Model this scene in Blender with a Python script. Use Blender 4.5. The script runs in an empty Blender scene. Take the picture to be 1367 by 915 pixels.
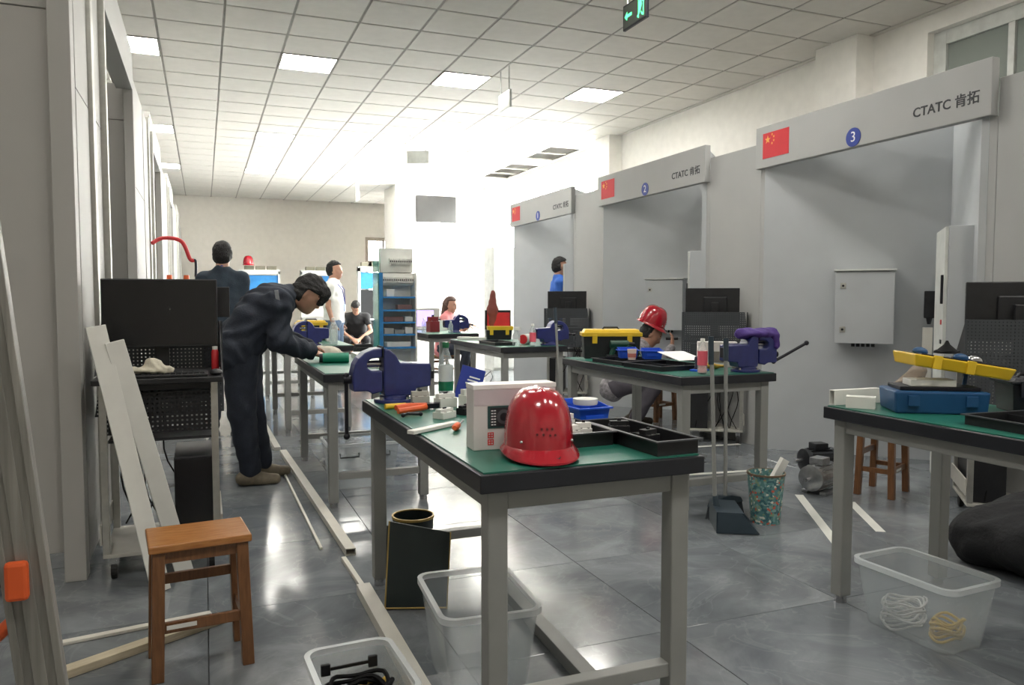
import bpy, bmesh, math, random
import numpy as np
from mathutils import Vector, Matrix
random.seed(7)
S = bpy.context.scene
COL = S.collection
PI = math.pi

# ------------------------------------------------------------------ camera, world, exposure
F_PX, CX, CY = 1028.0, 683.5, 457.5          # focal length and centre in pixels of a 1367 x 915 frame
CAM_H = 1.23
YAW, PITCH = math.radians(21.784), math.radians(3.229)
FW = Vector((math.sin(YAW)*math.cos(PITCH), math.cos(YAW)*math.cos(PITCH), -math.sin(PITCH)))
RT = Vector((math.cos(YAW), -math.sin(YAW), 0))
UP = RT.cross(FW)
CAM = Vector((0, 0, CAM_H))
cd = bpy.data.cameras.new('camera'); cam = bpy.data.objects.new('camera', cd); COL.objects.link(cam)
cd.sensor_fit = 'HORIZONTAL'; cd.sensor_width = 36.0; cd.lens = F_PX/1367*36.0
cd.clip_start = 0.05; cd.clip_end = 200
m = Matrix.Identity(4)
for i, a in enumerate((RT, UP, -FW)):
    for j in range(3): m[j][i] = a[j]
m.translation = CAM
cam.matrix_world = m
S.camera = cam

w = bpy.data.worlds.new('world'); S.world = w; w.use_nodes = True
bg = w.node_tree.nodes['Background']
bg.inputs[0].default_value = (1.0, 0.985, 0.95, 1); bg.inputs[1].default_value = 17.0
LAMP = 13.5                                     # emission of the ceiling light panels
S.view_settings.view_transform = 'Standard'; S.view_settings.look = 'None'
S.view_settings.gamma = 1; S.view_settings.use_curve_mapping = False
S.view_settings.exposure = 1.45

def ray(u, v): return (u-CX)*RT + F_PX*FW + (CY-v)*UP
def pz(u, v, z=0.0):
    d = ray(u, v); return CAM + d*((z-CAM_H)/d.z)
def py(u, v, y):
    d = ray(u, v); return CAM + d*(y/d.y)
def px(u, v, x):
    d = ray(u, v); return CAM + d*(x/d.x)

# ------------------------------------------------------------------ materials
def lin(c): return tuple((x/12.92 if x <= .04045 else ((x+.055)/1.055)**2.4) for x in [k/255 for k in c])
MATS = {}
def mat(name, rgb, rough=.5, metal=0.0, var=.07, scale=9.0, bump=0.0, bscale=60.0, spec=.5, emit=0, alpha=1.0, wear=0.0, stretch=None, coat=0.0):
    if name in MATS: return MATS[name]
    mt = bpy.data.materials.new(name); mt.use_nodes = True
    nt = mt.node_tree; N = nt.nodes; L = nt.links
    b = N['Principled BSDF']
    c = lin(rgb)
    tc = N.new('ShaderNodeTexCoord'); mp = N.new('ShaderNodeMapping'); L.new(tc.outputs['Object'], mp.inputs[0])
    if stretch: mp.inputs['Scale'].default_value = stretch
    oi = N.new('ShaderNodeObjectInfo'); mu = N.new('ShaderNodeMath'); mu.operation = 'MULTIPLY'; mu.inputs[1].default_value = 37.0
    L.new(oi.outputs['Random'], mu.inputs[0]); L.new(mu.outputs[0], mp.inputs['Location'])
    nz = N.new('ShaderNodeTexNoise'); nz.inputs['Scale'].default_value = scale; nz.inputs['Detail'].default_value = 5
    L.new(mp.outputs[0], nz.inputs['Vector'])
    rp = N.new('ShaderNodeValToRGB'); rp.color_ramp.elements[0].position = .3; rp.color_ramp.elements[1].position = .7
    rp.color_ramp.elements[0].color = (*[max(0, x*(1-var*2)) for x in c], 1); rp.color_ramp.elements[1].color = (*[min(1, x*(1+var)) for x in c], 1)
    L.new(nz.outputs['Fac'], rp.inputs[0]); L.new(rp.outputs[0], b.inputs['Base Color'])
    b.inputs['Roughness'].default_value = rough; b.inputs['Metallic'].default_value = metal
    b.inputs['Specular IOR Level'].default_value = spec
    if coat: b.inputs['Coat Weight'].default_value = coat; b.inputs['Coat Roughness'].default_value = .08
    if bump:
        n2 = N.new('ShaderNodeTexNoise'); n2.inputs['Scale'].default_value = bscale; n2.inputs['Detail'].default_value = 4
        L.new(mp.outputs[0], n2.inputs['Vector'])
        bp = N.new('ShaderNodeBump'); bp.inputs['Strength'].default_value = bump; bp.inputs['Distance'].default_value = .01
        L.new(n2.outputs['Fac'], bp.inputs['Height']); L.new(bp.outputs[0], b.inputs['Normal'])
    if emit:
        b.inputs['Emission Color'].default_value = (*c, 1); b.inputs['Emission Strength'].default_value = emit
    if alpha < 1:
        tr = N.new('ShaderNodeBsdfTransparent'); tr.inputs[0].default_value = (*[1-(1-x)*.08 for x in c], 1)
        mx = N.new('ShaderNodeMixShader'); lw = N.new('ShaderNodeLayerWeight'); lw.inputs[0].default_value = .35
        ma = N.new('ShaderNodeMath'); ma.operation = 'MULTIPLY_ADD'; ma.inputs[1].default_value = (1-alpha)*.38; ma.inputs[2].default_value = alpha; ma.use_clamp = True
        L.new(lw.outputs['Facing'], ma.inputs[0]); L.new(ma.outputs[0], mx.inputs[0])
        L.new(tr.outputs[0], mx.inputs[1]); L.new(b.outputs[0], mx.inputs[2]); L.new(mx.outputs[0], N['Material Output'].inputs[0])
    MATS[name] = mt
    return mt

def wood(name, rgb, dark, rough=.4, axis=0):
    mt = mat(name, rgb, rough, var=.0, bump=.05, bscale=40)
    nt = mt.node_tree; N = nt.nodes; L = nt.links
    mp = [n for n in N if n.type == 'MAPPING'][0]
    sc = [14, 14, 14]; sc[axis] = 1.6
    mp.inputs['Scale'].default_value = sc
    rp = [n for n in N if n.type == 'VALTORGB'][0]
    rp.color_ramp.elements[0].color = (*lin(dark), 1); rp.color_ramp.elements[1].color = (*lin(rgb), 1)
    return mt

def tile_floor():
    mt = mat('floor_marble', (118, 122, 126), .13, var=.0, scale=1.4, spec=.5)
    nt = mt.node_tree; N = nt.nodes; L = nt.links
    rp = [n for n in N if n.type == 'VALTORGB'][0]; nz = [n for n in N if n.type == 'TEX_NOISE'][0]
    nz.inputs['Detail'].default_value = 9; nz.inputs['Roughness'].default_value = .62; nz.inputs['Distortion'].default_value = 1.2
    nz.inputs['Scale'].default_value = 2.2
    e = rp.color_ramp.elements
    e[0].position = .25; e[0].color = (*lin((90, 95, 100)), 1); e[1].position = .72; e[1].color = (*lin((138, 142, 146)), 1)
    x = e.new(.5); x.color = (*lin((112, 117, 121)), 1)
    # pale veins
    mp = [n for n in N if n.type == 'MAPPING'][0]
    wv = N.new('ShaderNodeTexNoise'); wv.inputs['Scale'].default_value = 1.7; wv.inputs['Detail'].default_value = 8; wv.inputs['Distortion'].default_value = 2.5
    L.new(mp.outputs[0], wv.inputs['Vector'])
    r2 = N.new('ShaderNodeValToRGB'); q = r2.color_ramp.elements
    q[0].position = .485; q[0].color = (0, 0, 0, 1); q[1].position = .515; q[1].color = (0, 0, 0, 1); z = q.new(.5); z.color = (1, 1, 1, 1)
    L.new(wv.outputs['Fac'], r2.inputs[0])
    mx = N.new('ShaderNodeMix'); mx.data_type = 'RGBA'; mx.inputs['B'].default_value = (*lin((168, 171, 173)), 1)
    mf = N.new('ShaderNodeMath'); mf.operation = 'MULTIPLY'; mf.inputs[1].default_value = .16
    L.new(r2.outputs[0], mf.inputs[0]); L.new(mf.outputs[0], mx.inputs['Factor'])
    L.new(rp.outputs[0], mx.inputs['A']); L.new(mx.outputs['Result'], N['Principled BSDF'].inputs['Base Color'])
    n3 = N.new('ShaderNodeTexNoise'); n3.inputs['Scale'].default_value = 3; L.new(mp.outputs[0], n3.inputs['Vector'])
    mr = N.new('ShaderNodeMapRange'); mr.inputs['To Min'].default_value = .06; mr.inputs['To Max'].default_value = .2
    L.new(n3.outputs['Fac'], mr.inputs[0]); L.new(mr.outputs[0], N['Principled BSDF'].inputs['Roughness'])
    return mt

def perforated(name, rgb, pitch=.02, r=.2):
    """sheet metal with a square grid of punched holes, holes cut in the sheet's local x-z plane"""
    mt = mat(name, rgb, .45, .3, var=.05)
    nt = mt.node_tree; N = nt.nodes; L = nt.links
    tc = N.new('ShaderNodeTexCoord'); sp = N.new('ShaderNodeSeparateXYZ'); L.new(tc.outputs['Object'], sp.inputs[0])
    def cell(o):
        a = N.new('ShaderNodeMath'); a.operation = 'DIVIDE'; a.inputs[1].default_value = pitch; L.new(o, a.inputs[0])
        f = N.new('ShaderNodeMath'); f.operation = 'FRACT'; L.new(a.outputs[0], f.inputs[0])
        s = N.new('ShaderNodeMath'); s.operation = 'SUBTRACT'; s.inputs[1].default_value = .5; L.new(f.outputs[0], s.inputs[0])
        b = N.new('ShaderNodeMath'); b.operation = 'ABSOLUTE'; L.new(s.outputs[0], b.inputs[0])
        t = N.new('ShaderNodeMath'); t.operation = 'LESS_THAN'; t.inputs[1].default_value = r; L.new(b.outputs[0], t.inputs[0])
        return t.outputs[0]
    m2 = N.new('ShaderNodeMath'); m2.operation = 'MULTIPLY'; L.new(cell(sp.outputs['X']), m2.inputs[0]); L.new(cell(sp.outputs['Z']), m2.inputs[1])
    tr = N.new('ShaderNodeBsdfTransparent'); mx = N.new('ShaderNodeMixShader')
    L.new(m2.outputs[0], mx.inputs[0]); L.new(N['Principled BSDF'].outputs[0], mx.inputs[1]); L.new(tr.outputs[0], mx.inputs[2])
    L.new(mx.outputs[0], N['Material Output'].inputs[0])
    return mt

def glass(name, rgb=(225, 235, 232), a=.16, rough=.03):
    return mat(name, rgb, rough, var=.0, alpha=a)

m_floor = tile_floor()
m_grout = mat('grout', (70, 72, 74), .7)
m_ceil = mat('ceiling_tile', (212, 208, 201), .9, var=.02, bump=.05, bscale=300)
m_grid = mat('ceiling_grid_metal', (150, 146, 138), .6)
m_plenum = mat('plenum', (60, 58, 56), .9)
m_wall = mat('wall_paint', (208, 203, 194), .8, var=.02, bump=.03, bscale=120)
m_white = mat('white_paint', (246, 244, 238), .75, var=.02)
m_panel = mat('booth_panel', (166, 167, 166), .5, var=.02, scale=3)
m_panel2 = mat('booth_panel_steel', (186, 190, 193), .42, .1, var=.03, scale=3)
m_lpanel = mat('left_booth_panel', (168, 167, 163), .5, var=.02, scale=3)
m_alu = mat('aluminium', (188, 188, 182), .32, .75, var=.05, scale=30)
m_bgrey = mat('bench_grey', (138, 139, 136), .5, var=.03)
m_black = mat('black_plastic', (26, 27, 30), .42, var=.15, scale=20)
m_edge = mat('bench_edge', (30, 32, 38), .4, var=.1)
m_green = mat('bench_mat_green', (34, 104, 88), .33, var=.05, scale=14, bump=.02)
m_dk = mat('dark_screen', (22, 23, 26), .22, var=.05)
m_sheet = mat('black_sheet', (34, 35, 38), .45, .2, var=.08)
m_perf = perforated('perforated_black', (32, 33, 36))
m_perf2 = perforated('perforated_grey', (70, 74, 78), .018, .17)
m_vise = mat('vise_blue', (38, 46, 106), .34, var=.1, scale=25, bump=.03, coat=.3)
m_vdark = mat('vise_dark', (38, 38, 44), .4, .6)
m_chrome = mat('steel', (190, 190, 192), .22, .95, var=.04)
m_red = mat('helmet_red', (168, 24, 40), .2, var=.03, coat=.7)
m_redp = mat('red_plastic', (200, 44, 50), .4)
m_yel = mat('yellow_plastic', (222, 184, 40), .4, var=.05)
m_blue = mat('bin_blue', (28, 84, 206), .38, var=.05)
m_tblue = mat('toolbox_blue', (26, 74, 118), .42, var=.06)
m_cwhite = mat('component_white', (222, 222, 216), .42, var=.03)
m_card = mat('box_white', (214, 210, 208), .55, var=.02)
m_pvc = mat('trunking_pvc', (218, 215, 205), .4, var=.03)
m_pvc2 = mat('trunking_grey', (176, 174, 166), .5, var=.04)
m_clear = mat('clear_tub', (214, 222, 226), .2, var=.02, alpha=.18)
m_cable = mat('cable_black', (16, 16, 18), .7, spec=.2)
m_cabley = mat('cable_yellow', (206, 172, 70), .5)
m_cablew = mat('cable_white', (220, 220, 216), .5)
m_orange = mat('orange_plastic', (226, 96, 44), .42)
m_stool = wood('stool_wood', (178, 124, 70), (152, 98, 52), .25, 0)
m_stool2 = wood('stool_leg_wood', (126, 86, 54), (102, 68, 42), .35, 2)
m_pine = wood('pine_board', (206, 196, 172), (184, 172, 144), .5, 0)
m_navy = mat('navy_cloth', (38, 44, 56), .85, var=.12, scale=14, bump=.3, bscale=120)
m_navy2 = mat('navy_jacket', (50, 62, 74), .85, var=.12, scale=14, bump=.3, bscale=120)
m_skin = mat('skin', (178, 134, 112), .5, var=.05, scale=30)
m_hair = mat('hair', (28, 26, 26), .7, var=.25, scale=60, bump=.8, bscale=120)
m_shoe = mat('shoe_tan', (124, 114, 96), .7, var=.12, scale=30)
m_glassw = glass('window_glass', (225, 235, 232), .1)
m_glassg = glass('window_glass_grey', (170, 178, 172), .5)
m_bottle = mat('bottle_plastic', (226, 236, 236), .1, var=.0, alpha=.22)
m_lamp = mat('lamp_diffuser', (255, 251, 243), .5, var=0, emit=LAMP)
m_rubber = mat('rubber', (22, 22, 22), .7)
m_leaf = mat('dark_green_board', (36, 46, 46), .4, var=.06)
m_brass = mat('brass_edge', (186, 158, 92), .4, .5)
m_bluecloth = mat('card_blue', (34, 56, 150), .5)
m_purple = mat('purple_cloth', (74, 50, 126), .8, bump=.3, var=.15)
m_flag = mat('flag_red', (205, 40, 50), .5, var=.02)
m_star = mat('flag_yellow', (240, 170, 80), .5, var=0)
m_badge = mat('badge_blue', (38, 62, 150), .4, var=0)
m_ink = mat('ink_dark', (50, 52, 56), .5, var=0)
m_inkw = mat('ink_white', (240, 240, 240), .5, var=0)
m_inkr = mat('ink_red', (206, 62, 62), .5, var=0)

# ------------------------------------------------------------------ mesh helpers
class MB:
    def __init__(s): s.v = []; s.f = []; s.mi = []; s.cur = 0
    def add(s, vs, fs, M=None):
        o = len(s.v)
        s.v += [tuple(M @ Vector(p)) if M else tuple(p) for p in vs]
        s.f += [tuple(i+o for i in f) for f in fs]; s.mi += [s.cur]*len(fs); return s
    def box(s, x0, x1, y0, y1, z0, z1, M=None):
        return s.add([(x, y, z) for z in (z0, z1) for y in (y0, y1) for x in (x0, x1)],
                     [(0, 2, 3, 1), (4, 5, 7, 6), (0, 1, 5, 4), (2, 6, 7, 3), (0, 4, 6, 2), (1, 3, 7, 5)], M)
    def frus(s, x0, x1, y0, y1, z0, z1, t):      # box whose top is inset by t on every side
        return s.add([(x0, y0, z0), (x1, y0, z0), (x0, y1, z0), (x1, y1, z0), (x0+t, y0+t, z1), (x1-t, y0+t, z1), (x0+t, y1-t, z1), (x1-t, y1-t, z1)],
                     [(0, 2, 3, 1), (4, 5, 7, 6), (0, 1, 5, 4), (2, 6, 7, 3), (0, 4, 6, 2), (1, 3, 7, 5)])
    def cyl(s, p0, p1, r, r2=None, n=12):
        return s.tube([p0, p1], r, n, r2)
    def tube(s, pts, r, n=8, r2=None, closed=False):
        pts = [Vector(p) for p in pts]; k = len(pts); rings = []; prev = None
        for i, p in enumerate(pts):
            if closed: d = pts[(i+1) % k]-pts[i-1]
            else: d = pts[min(i+1, k-1)]-pts[max(i-1, 0)]
            d = d.normalized() if d.length > 1e-9 else Vector((0, 0, 1))
            if prev is None:
                a = Vector((0, 0, 1)) if abs(d.z) < .9 else Vector((1, 0, 0)); a = d.cross(a).normalized()
            else: a = (prev-d*prev.dot(d)).normalized()
            prev = a; b = d.cross(a)
            rr = r if r2 is None else r+(r2-r)*i/(k-1)
            rings.append([tuple(p+(a*math.cos(2*PI*j/n)+b*math.sin(2*PI*j/n))*rr) for j in range(n)])
        vs = [q for g in rings for q in g]; fs = []
        for i in range(k if closed else k-1):
            o, o2 = i*n, ((i+1) % k)*n
            fs += [(o+j, o+(j+1) % n, o2+(j+1) % n, o2+j) for j in range(n)]
        if not closed: fs += [tuple(range(n))[::-1], tuple(range((k-1)*n, k*n))]
        return s.add(vs, fs)
    def lathe(s, prof, n=24, c=(0, 0, 0), sx=1, sy=1, M=None):
        vs = []; fs = []; k = len(prof)
        for r, z in prof: vs += [(c[0]+sx*r*math.cos(2*PI*j/n), c[1]+sy*r*math.sin(2*PI*j/n), c[2]+z) for j in range(n)]
        for i in range(k-1): fs += [(i*n+j, i*n+(j+1) % n, (i+1)*n+(j+1) % n, (i+1)*n+j) for j in range(n)]
        if prof[0][0] > 1e-6: fs.append(tuple(range(n))[::-1])
        if prof[-1][0] > 1e-6: fs.append(tuple(range((k-1)*n, k*n)))
        return s.add(vs, fs, M)
    def shell(s, prof, n=24, c=(0, 0, 0), sx=1, sy=1):   # closed lathe ring (first joined to last), no caps
        return s.lathe_open(list(prof)+[prof[0]], n, c, sx, sy)
    def lathe_open(s, prof, n, c, sx, sy):
        vs = []; fs = []; k = len(prof)
        for r, z in prof: vs += [(c[0]+sx*r*math.cos(2*PI*j/n), c[1]+sy*r*math.sin(2*PI*j/n), c[2]+z) for j in range(n)]
        for i in range(k-1): fs += [(i*n+j, i*n+(j+1) % n, (i+1)*n+(j+1) % n, (i+1)*n+j) for j in range(n)]
        return s.add(vs, fs)
    def prism(s, poly, a, b, plane='xz', M=None):
        n = len(poly)
        def q(p, t): return (p[0], t, p[1]) if plane == 'xz' else ((p[0], p[1], t) if plane == 'xy' else (t, p[0], p[1]))
        return s.add([q(p, a) for p in poly]+[q(p, b) for p in poly],
                     [tuple(range(n)), tuple(range(n, 2*n))[::-1]]+[(i, (i+1) % n, n+(i+1) % n, n+i) for i in range(n)], M)
    def sphere(s, c, r, n=12, k=8, rr=None):
        rr = rr or (r, r, r)
        vs = []; fs = []
        for i in range(1, k):
            t = PI*i/k
            vs += [(c[0]+rr[0]*math.sin(t)*math.cos(2*PI*j/n), c[1]+rr[1]*math.sin(t)*math.sin(2*PI*j/n), c[2]+rr[2]*math.cos(t)) for j in range(n)]
        o = len(vs); vs += [(c[0], c[1], c[2]+rr[2]), (c[0], c[1], c[2]-rr[2])]
        for i in range(k-2): fs += [(i*n+j, (i+1)*n+j, (i+1)*n+(j+1) % n, i*n+(j+1) % n) for j in range(n)]
        fs += [(o, j, (j+1) % n) for j in range(n)]+[(o+1, (k-2)*n+(j+1) % n, (k-2)*n+j) for j in range(n)]
        return s.add(vs, fs)
    def build(s, name, mats, parent=None, bevel=0, seg=2, smooth=False, loc=None, rot=None, fix=True):
        me = bpy.data.meshes.new(name); me.from_pydata(s.v, [], s.f)
        if not isinstance(mats, (list, tuple)): mats = [mats]
        for x in mats: me.materials.append(x)
        for p, i in zip(me.polygons, s.mi): p.material_index = i
        bm = bmesh.new(); bm.from_mesh(me)
        if fix: bmesh.ops.recalc_face_normals(bm, faces=bm.faces)
        if bevel:
            es = [e for e in bm.edges if len(e.link_faces) == 2 and e.calc_face_angle(0) > .5]
            bmesh.ops.bevel(bm, geom=es, offset=bevel, segments=seg, affect='EDGES', clamp_overlap=True, profile=.5)
        bm.to_mesh(me); bm.free()
        if smooth:
            for p in me.polygons: p.use_smooth = True
            me.set_sharp_from_angle(angle=math.radians(smooth if smooth is not True else 42))
        return link(name, me, parent, loc, rot)
def link(name, data, parent=None, loc=None, rot=None):
    o = bpy.data.objects.new(name, data); COL.objects.link(o)
    if parent: o.parent = parent
    if loc is not None: o.location = loc
    if rot is not None: o.rotation_euler = rot
    return o
def tag(o, label=None, cat=None, group=None, kind=None):
    if label: o['label'] = label
    if cat: o['category'] = cat
    if group: o['group'] = group
    if kind: o['kind'] = kind
    return o
def thing(name, label, cat, loc=(0, 0, 0), rz=0, group=None):
    o = link(name, None, None, loc, (0, 0, rz)); o.empty_display_size = .1
    return tag(o, label, cat, group)
KIDS = {}
def copy_tree(o, loc=None, rz=None, label=None, parent=None, group=None):
    c = o.copy(); COL.objects.link(c); c.parent = parent
    if loc is not None: c.location = loc
    if rz is not None: c.rotation_euler = (0, 0, rz)
    if label: c['label'] = label
    if group: c['group'] = group
    for ch in list(o.children): copy_tree(ch, parent=c)
    return c
def text(name, s, size, mt, parent, M, ext=.0008, bold=0.0):
    cu = bpy.data.curves.new(name, 'FONT'); cu.body = s; cu.size = size; cu.extrude = ext; cu.align_x = 'CENTER'; cu.align_y = 'CENTER'
    cu.resolution_u = 3; cu.offset = bold
    t = bpy.data.objects.new(name, cu); COL.objects.link(t)
    dg = bpy.context.evaluated_depsgraph_get()
    me = bpy.data.meshes.new_from_object(t.evaluated_get(dg)); bpy.data.objects.remove(t)
    me.materials.clear(); me.materials.append(mt)
    o = link(name, me, parent); o.matrix_local = M
    return o
def frame(o, x, y):
    """matrix with origin o, local x along x, local y along y"""
    x = Vector(x).normalized(); y = Vector(y).normalized(); z = x.cross(y)
    M = Matrix.Identity(4)
    for i, a in enumerate((x, y, z)):
        for j in range(3): M[j][i] = a[j]
    M.translation = Vector(o); return M

# ------------------------------------------------------------------ smooth implicit bodies (one continuous skin per body or garment)
def sdf_mesh(prims, h, cuts=(), wrinkle=0.0, wf=38.0):
    """prims: ('c',p0,p1,r0,r1,k,tag) tapered capsule | ('e',c,(a,b,d),R,k,tag) ellipsoid with 3x3 axes rows R; returns verts, quads, tags"""
    bb = []
    for p in prims:
        if p[0] == 'c': r = max(p[3], p[4]); bb += [np.minimum(p[1], p[2])-r, np.maximum(p[1], p[2])+r]
        else: r = max(p[2]); bb += [np.array(p[1])-r, np.array(p[1])+r]
    bb = np.array(bb); lo = bb.min(0)-3*h; hi = bb.max(0)+3*h
    n = np.ceil((hi-lo)/h).astype(int)+1
    D = np.full(n, .5, np.float32); B = np.full(n, 9., np.float32); T = np.zeros(n, np.int16)
    ax = [lo[i]+h*np.arange(n[i]) for i in range(3)]
    for p in prims:
        if p[0] == 'c':
            r = max(p[3], p[4]); k = p[5]; a, b = np.minimum(p[1], p[2])-r-k-2*h, np.maximum(p[1], p[2])+r+k+2*h
        else:
            r = max(p[2]); k = p[4]; a, b = np.array(p[1])-r-k-2*h, np.array(p[1])+r+k+2*h
        i0 = np.clip(np.floor((a-lo)/h).astype(int), 0, n-1); i1 = np.clip(np.ceil((b-lo)/h).astype(int)+1, 1, n)
        sl = tuple(slice(i0[i], i1[i]) for i in range(3))
        X, Y, Z = np.meshgrid(*[ax[i][sl[i]] for i in range(3)], indexing='ij')
        if p[0] == 'c':
            A = np.array(p[1], float); d = np.array(p[2], float)-A; L = max(d@d, 1e-9)
            t = np.clip(((X-A[0])*d[0]+(Y-A[1])*d[1]+(Z-A[2])*d[2])/L, 0, 1)
            q = np.sqrt((X-A[0]-t*d[0])**2+(Y-A[1]-t*d[1])**2+(Z-A[2]-t*d[2])**2)-(p[3]+(p[4]-p[3])*t)
        else:
            c = p[1]; R = np.array(p[3], float); P = [X-c[0], Y-c[1], Z-c[2]]
            l = [R[i][0]*P[0]+R[i][1]*P[1]+R[i][2]*P[2] for i in range(3)]
            k0 = np.sqrt(sum((l[i]/p[2][i])**2 for i in range(3))); k1 = np.sqrt(sum((l[i]/p[2][i]**2)**2 for i in range(3)))+1e-9
            q = k0*(k0-1)/k1
        cur = D[sl]; hh = np.clip(.5+.5*(cur-q)/max(k, 1e-4), 0, 1)
        D[sl] = cur*(1-hh)+q*hh-k*hh*(1-hh)
        m_ = q < B[sl]; B[sl] = np.where(m_, q, B[sl]); T[sl] = np.where(m_, p[-1], T[sl])
    if wrinkle or cuts:
        X, Y, Z = np.meshgrid(*ax, indexing='ij')
        if wrinkle: D = D+wrinkle*(np.sin(X*wf+3*np.sin(Z*wf*.45)+Y*wf*.4)*np.sin(Z*wf*.8+2*np.sin(X*wf*.5+Y*wf*.6)))
        for cg in cuts:           # keep where (p-o).n < 0; a list of planes keeps what any of them keeps
            cg = cg if isinstance(cg, list) else [cg]
            D = np.maximum(D, np.minimum.reduce([(X-c[0][0])*c[1][0]+(Y-c[0][1])*c[1][1]+(Z-c[0][2])*c[1][2] for c in cg]))
    for i in range(3):
        s0 = [slice(None)]*3; s0[i] = 0; D[tuple(s0)] = .5; s0[i] = -1; D[tuple(s0)] = .5
    ins = D < 0
    cnt = np.zeros(n-1); pos = np.zeros((*(n-1), 3)); w_ = np.zeros(n-1)
    I = np.indices(n-1).transpose(1, 2, 3, 0).astype(float)
    def cs(o): return tuple(slice(o[i], n[i]-1+o[i]) for i in range(3))
    corners = [(a, b, c) for a in (0, 1) for b in (0, 1) for c in (0, 1)]
    for o in corners:
        for i in range(3):
            if o[i]: continue
            o2 = list(o); o2[i] = 1
            da, db = D[cs(o)], D[cs(o2)]; mk = (da < 0) != (db < 0)
            t = np.where(mk, da/np.where(mk, da-db, 1), 0)
            for j in range(3): pos[..., j] += np.where(mk, o[j]+(t if j == i else 0), 0)
            w_ += mk
    act = w_ > 0
    idx = np.full(n-1, -1); idx[act] = np.arange(act.sum())
    V = (I[act]+pos[act]/w_[act][:, None])*h+lo
    tg = T[:-1, :-1, :-1][act]
    Fs = []
    for i in range(3):
        j, k = (i+1) % 3, (i+2) % 3
        a = [slice(1, -1)]*3; a[i] = slice(0, -1); b = list(a); b[i] = slice(1, None)
        ia, ib = ins[tuple(a)], ins[tuple(b)]
        ch = np.argwhere(ia != ib)
        if not len(ch): continue
        base = ch.copy(); base[:, j] += 1; base[:, k] += 1
        sgn = ia[tuple(ch.T)]
        def cell(dj, dk):
            q = base.copy(); q[:, j] -= dj; q[:, k] -= dk; return idx[tuple(q.T)]
        Q = np.stack([cell(0, 0), cell(1, 0), cell(1, 1), cell(0, 1)], 1)
        Q[~sgn] = Q[~sgn][:, ::-1]
        Fs.append(Q)
    Q = np.concatenate(Fs); Q = Q[(Q >= 0).all(1)]
    # light relaxation
    nb = np.zeros_like(V); ct = np.zeros(len(V))
    for a, b in ((0, 1), (1, 2), (2, 3), (3, 0)):
        np.add.at(nb, Q[:, a], V[Q[:, b]]); np.add.at(nb, Q[:, b], V[Q[:, a]]); np.add.at(ct, Q[:, a], 1); np.add.at(ct, Q[:, b], 1)
    V = V*.6+.4*nb/np.maximum(ct, 1)[:, None]
    return V, Q, tg
def sdf_obj(name, prims, h, mats, parent, cuts=(), wrinkle=0.0, wf=38.0):
    V, Q, tg = sdf_mesh(prims, h, cuts, wrinkle, wf)
    me = bpy.data.meshes.new(name); me.from_pydata(V.tolist(), [], Q.tolist())
    if not isinstance(mats, (list, tuple)): mats = [mats]
    for x in mats: me.materials.append(x)
    if len(mats) > 1: me.polygons.foreach_set('material_index', np.clip(tg[Q[:, 0]], 0, len(mats)-1).astype(np.int32))
    me.polygons.foreach_set('use_smooth', np.ones(len(Q), bool))
    me.update()
    return link(name, me, parent)
# ------------------------------------------------------------------ the room shell
X0, X1, Y0, Y1, ZC = -2.2, 6.3, -2.1, 21.5, 3.86
def struct(name, mb, mt, parent=None, **k):
    o = mb.build(name, mt, parent, **k)
    if parent is None: o['kind'] = 'structure'
    return o
floor = struct('floor', MB().box(X0-.2, X1+.2, Y0-.2, Y1+.2, -.12, -.012), m_grout)
floor['label'] = 'polished dark grey marble tile floor of the workshop'
T = .8
tile_me = None
tiles = []
for i in range(-5, 8):
    for j in range(-4, 25):
        cx_, cy_ = 1.59+T*(i+.5), 2.38+T*(j+.5)-.8
        if cx_-T/2 < X0-.75 or cx_+T/2 > X1+.75 or cy_-T/2 < Y0-.1 or cy_+T/2 > Y1+.75: continue
        tiles.append((cx_, cy_))
def in_view(p, mg=60):
    d = Vector(p)-CAM; z = d.dot(FW)
    if z < .2: return False
    u, v = CX+F_PX*d.dot(RT)/z, CY-F_PX*d.dot(UP)/z
    return -mg < u < 1367+mg and -mg < v < 915+mg
def order(ts, zz):
    a = [t for t in ts if any(in_view((t[0]+sx*.4, t[1]+sy*.4, zz), 10) for sx in (-1, 0, 1) for sy in (-1, 0, 1))]
    b = [t for t in ts if t not in a]
    a.sort(key=lambda t: (t[0]**2+t[1]**2)); return a, b
vis, rest = order(tiles, 0)
tile_me = MB().box(-.3985, .3985, -.3985, .3985, -.012, 0).build('floor_tile', m_floor, floor, bevel=.0012, seg=1).data
first = floor.children[0]; first.location = (*vis[0], 0)
for t in vis[1:280]: link('floor_tile', tile_me, floor, (*t, 0))
rb = MB()
for t in rest+vis[280:]: rb.box(t[0]-.3985, t[0]+.3985, t[1]-.3985, t[1]+.3985, -.012, 0)
tag(rb.build('floor_tiling', m_floor, floor), kind='stuff')

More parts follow.
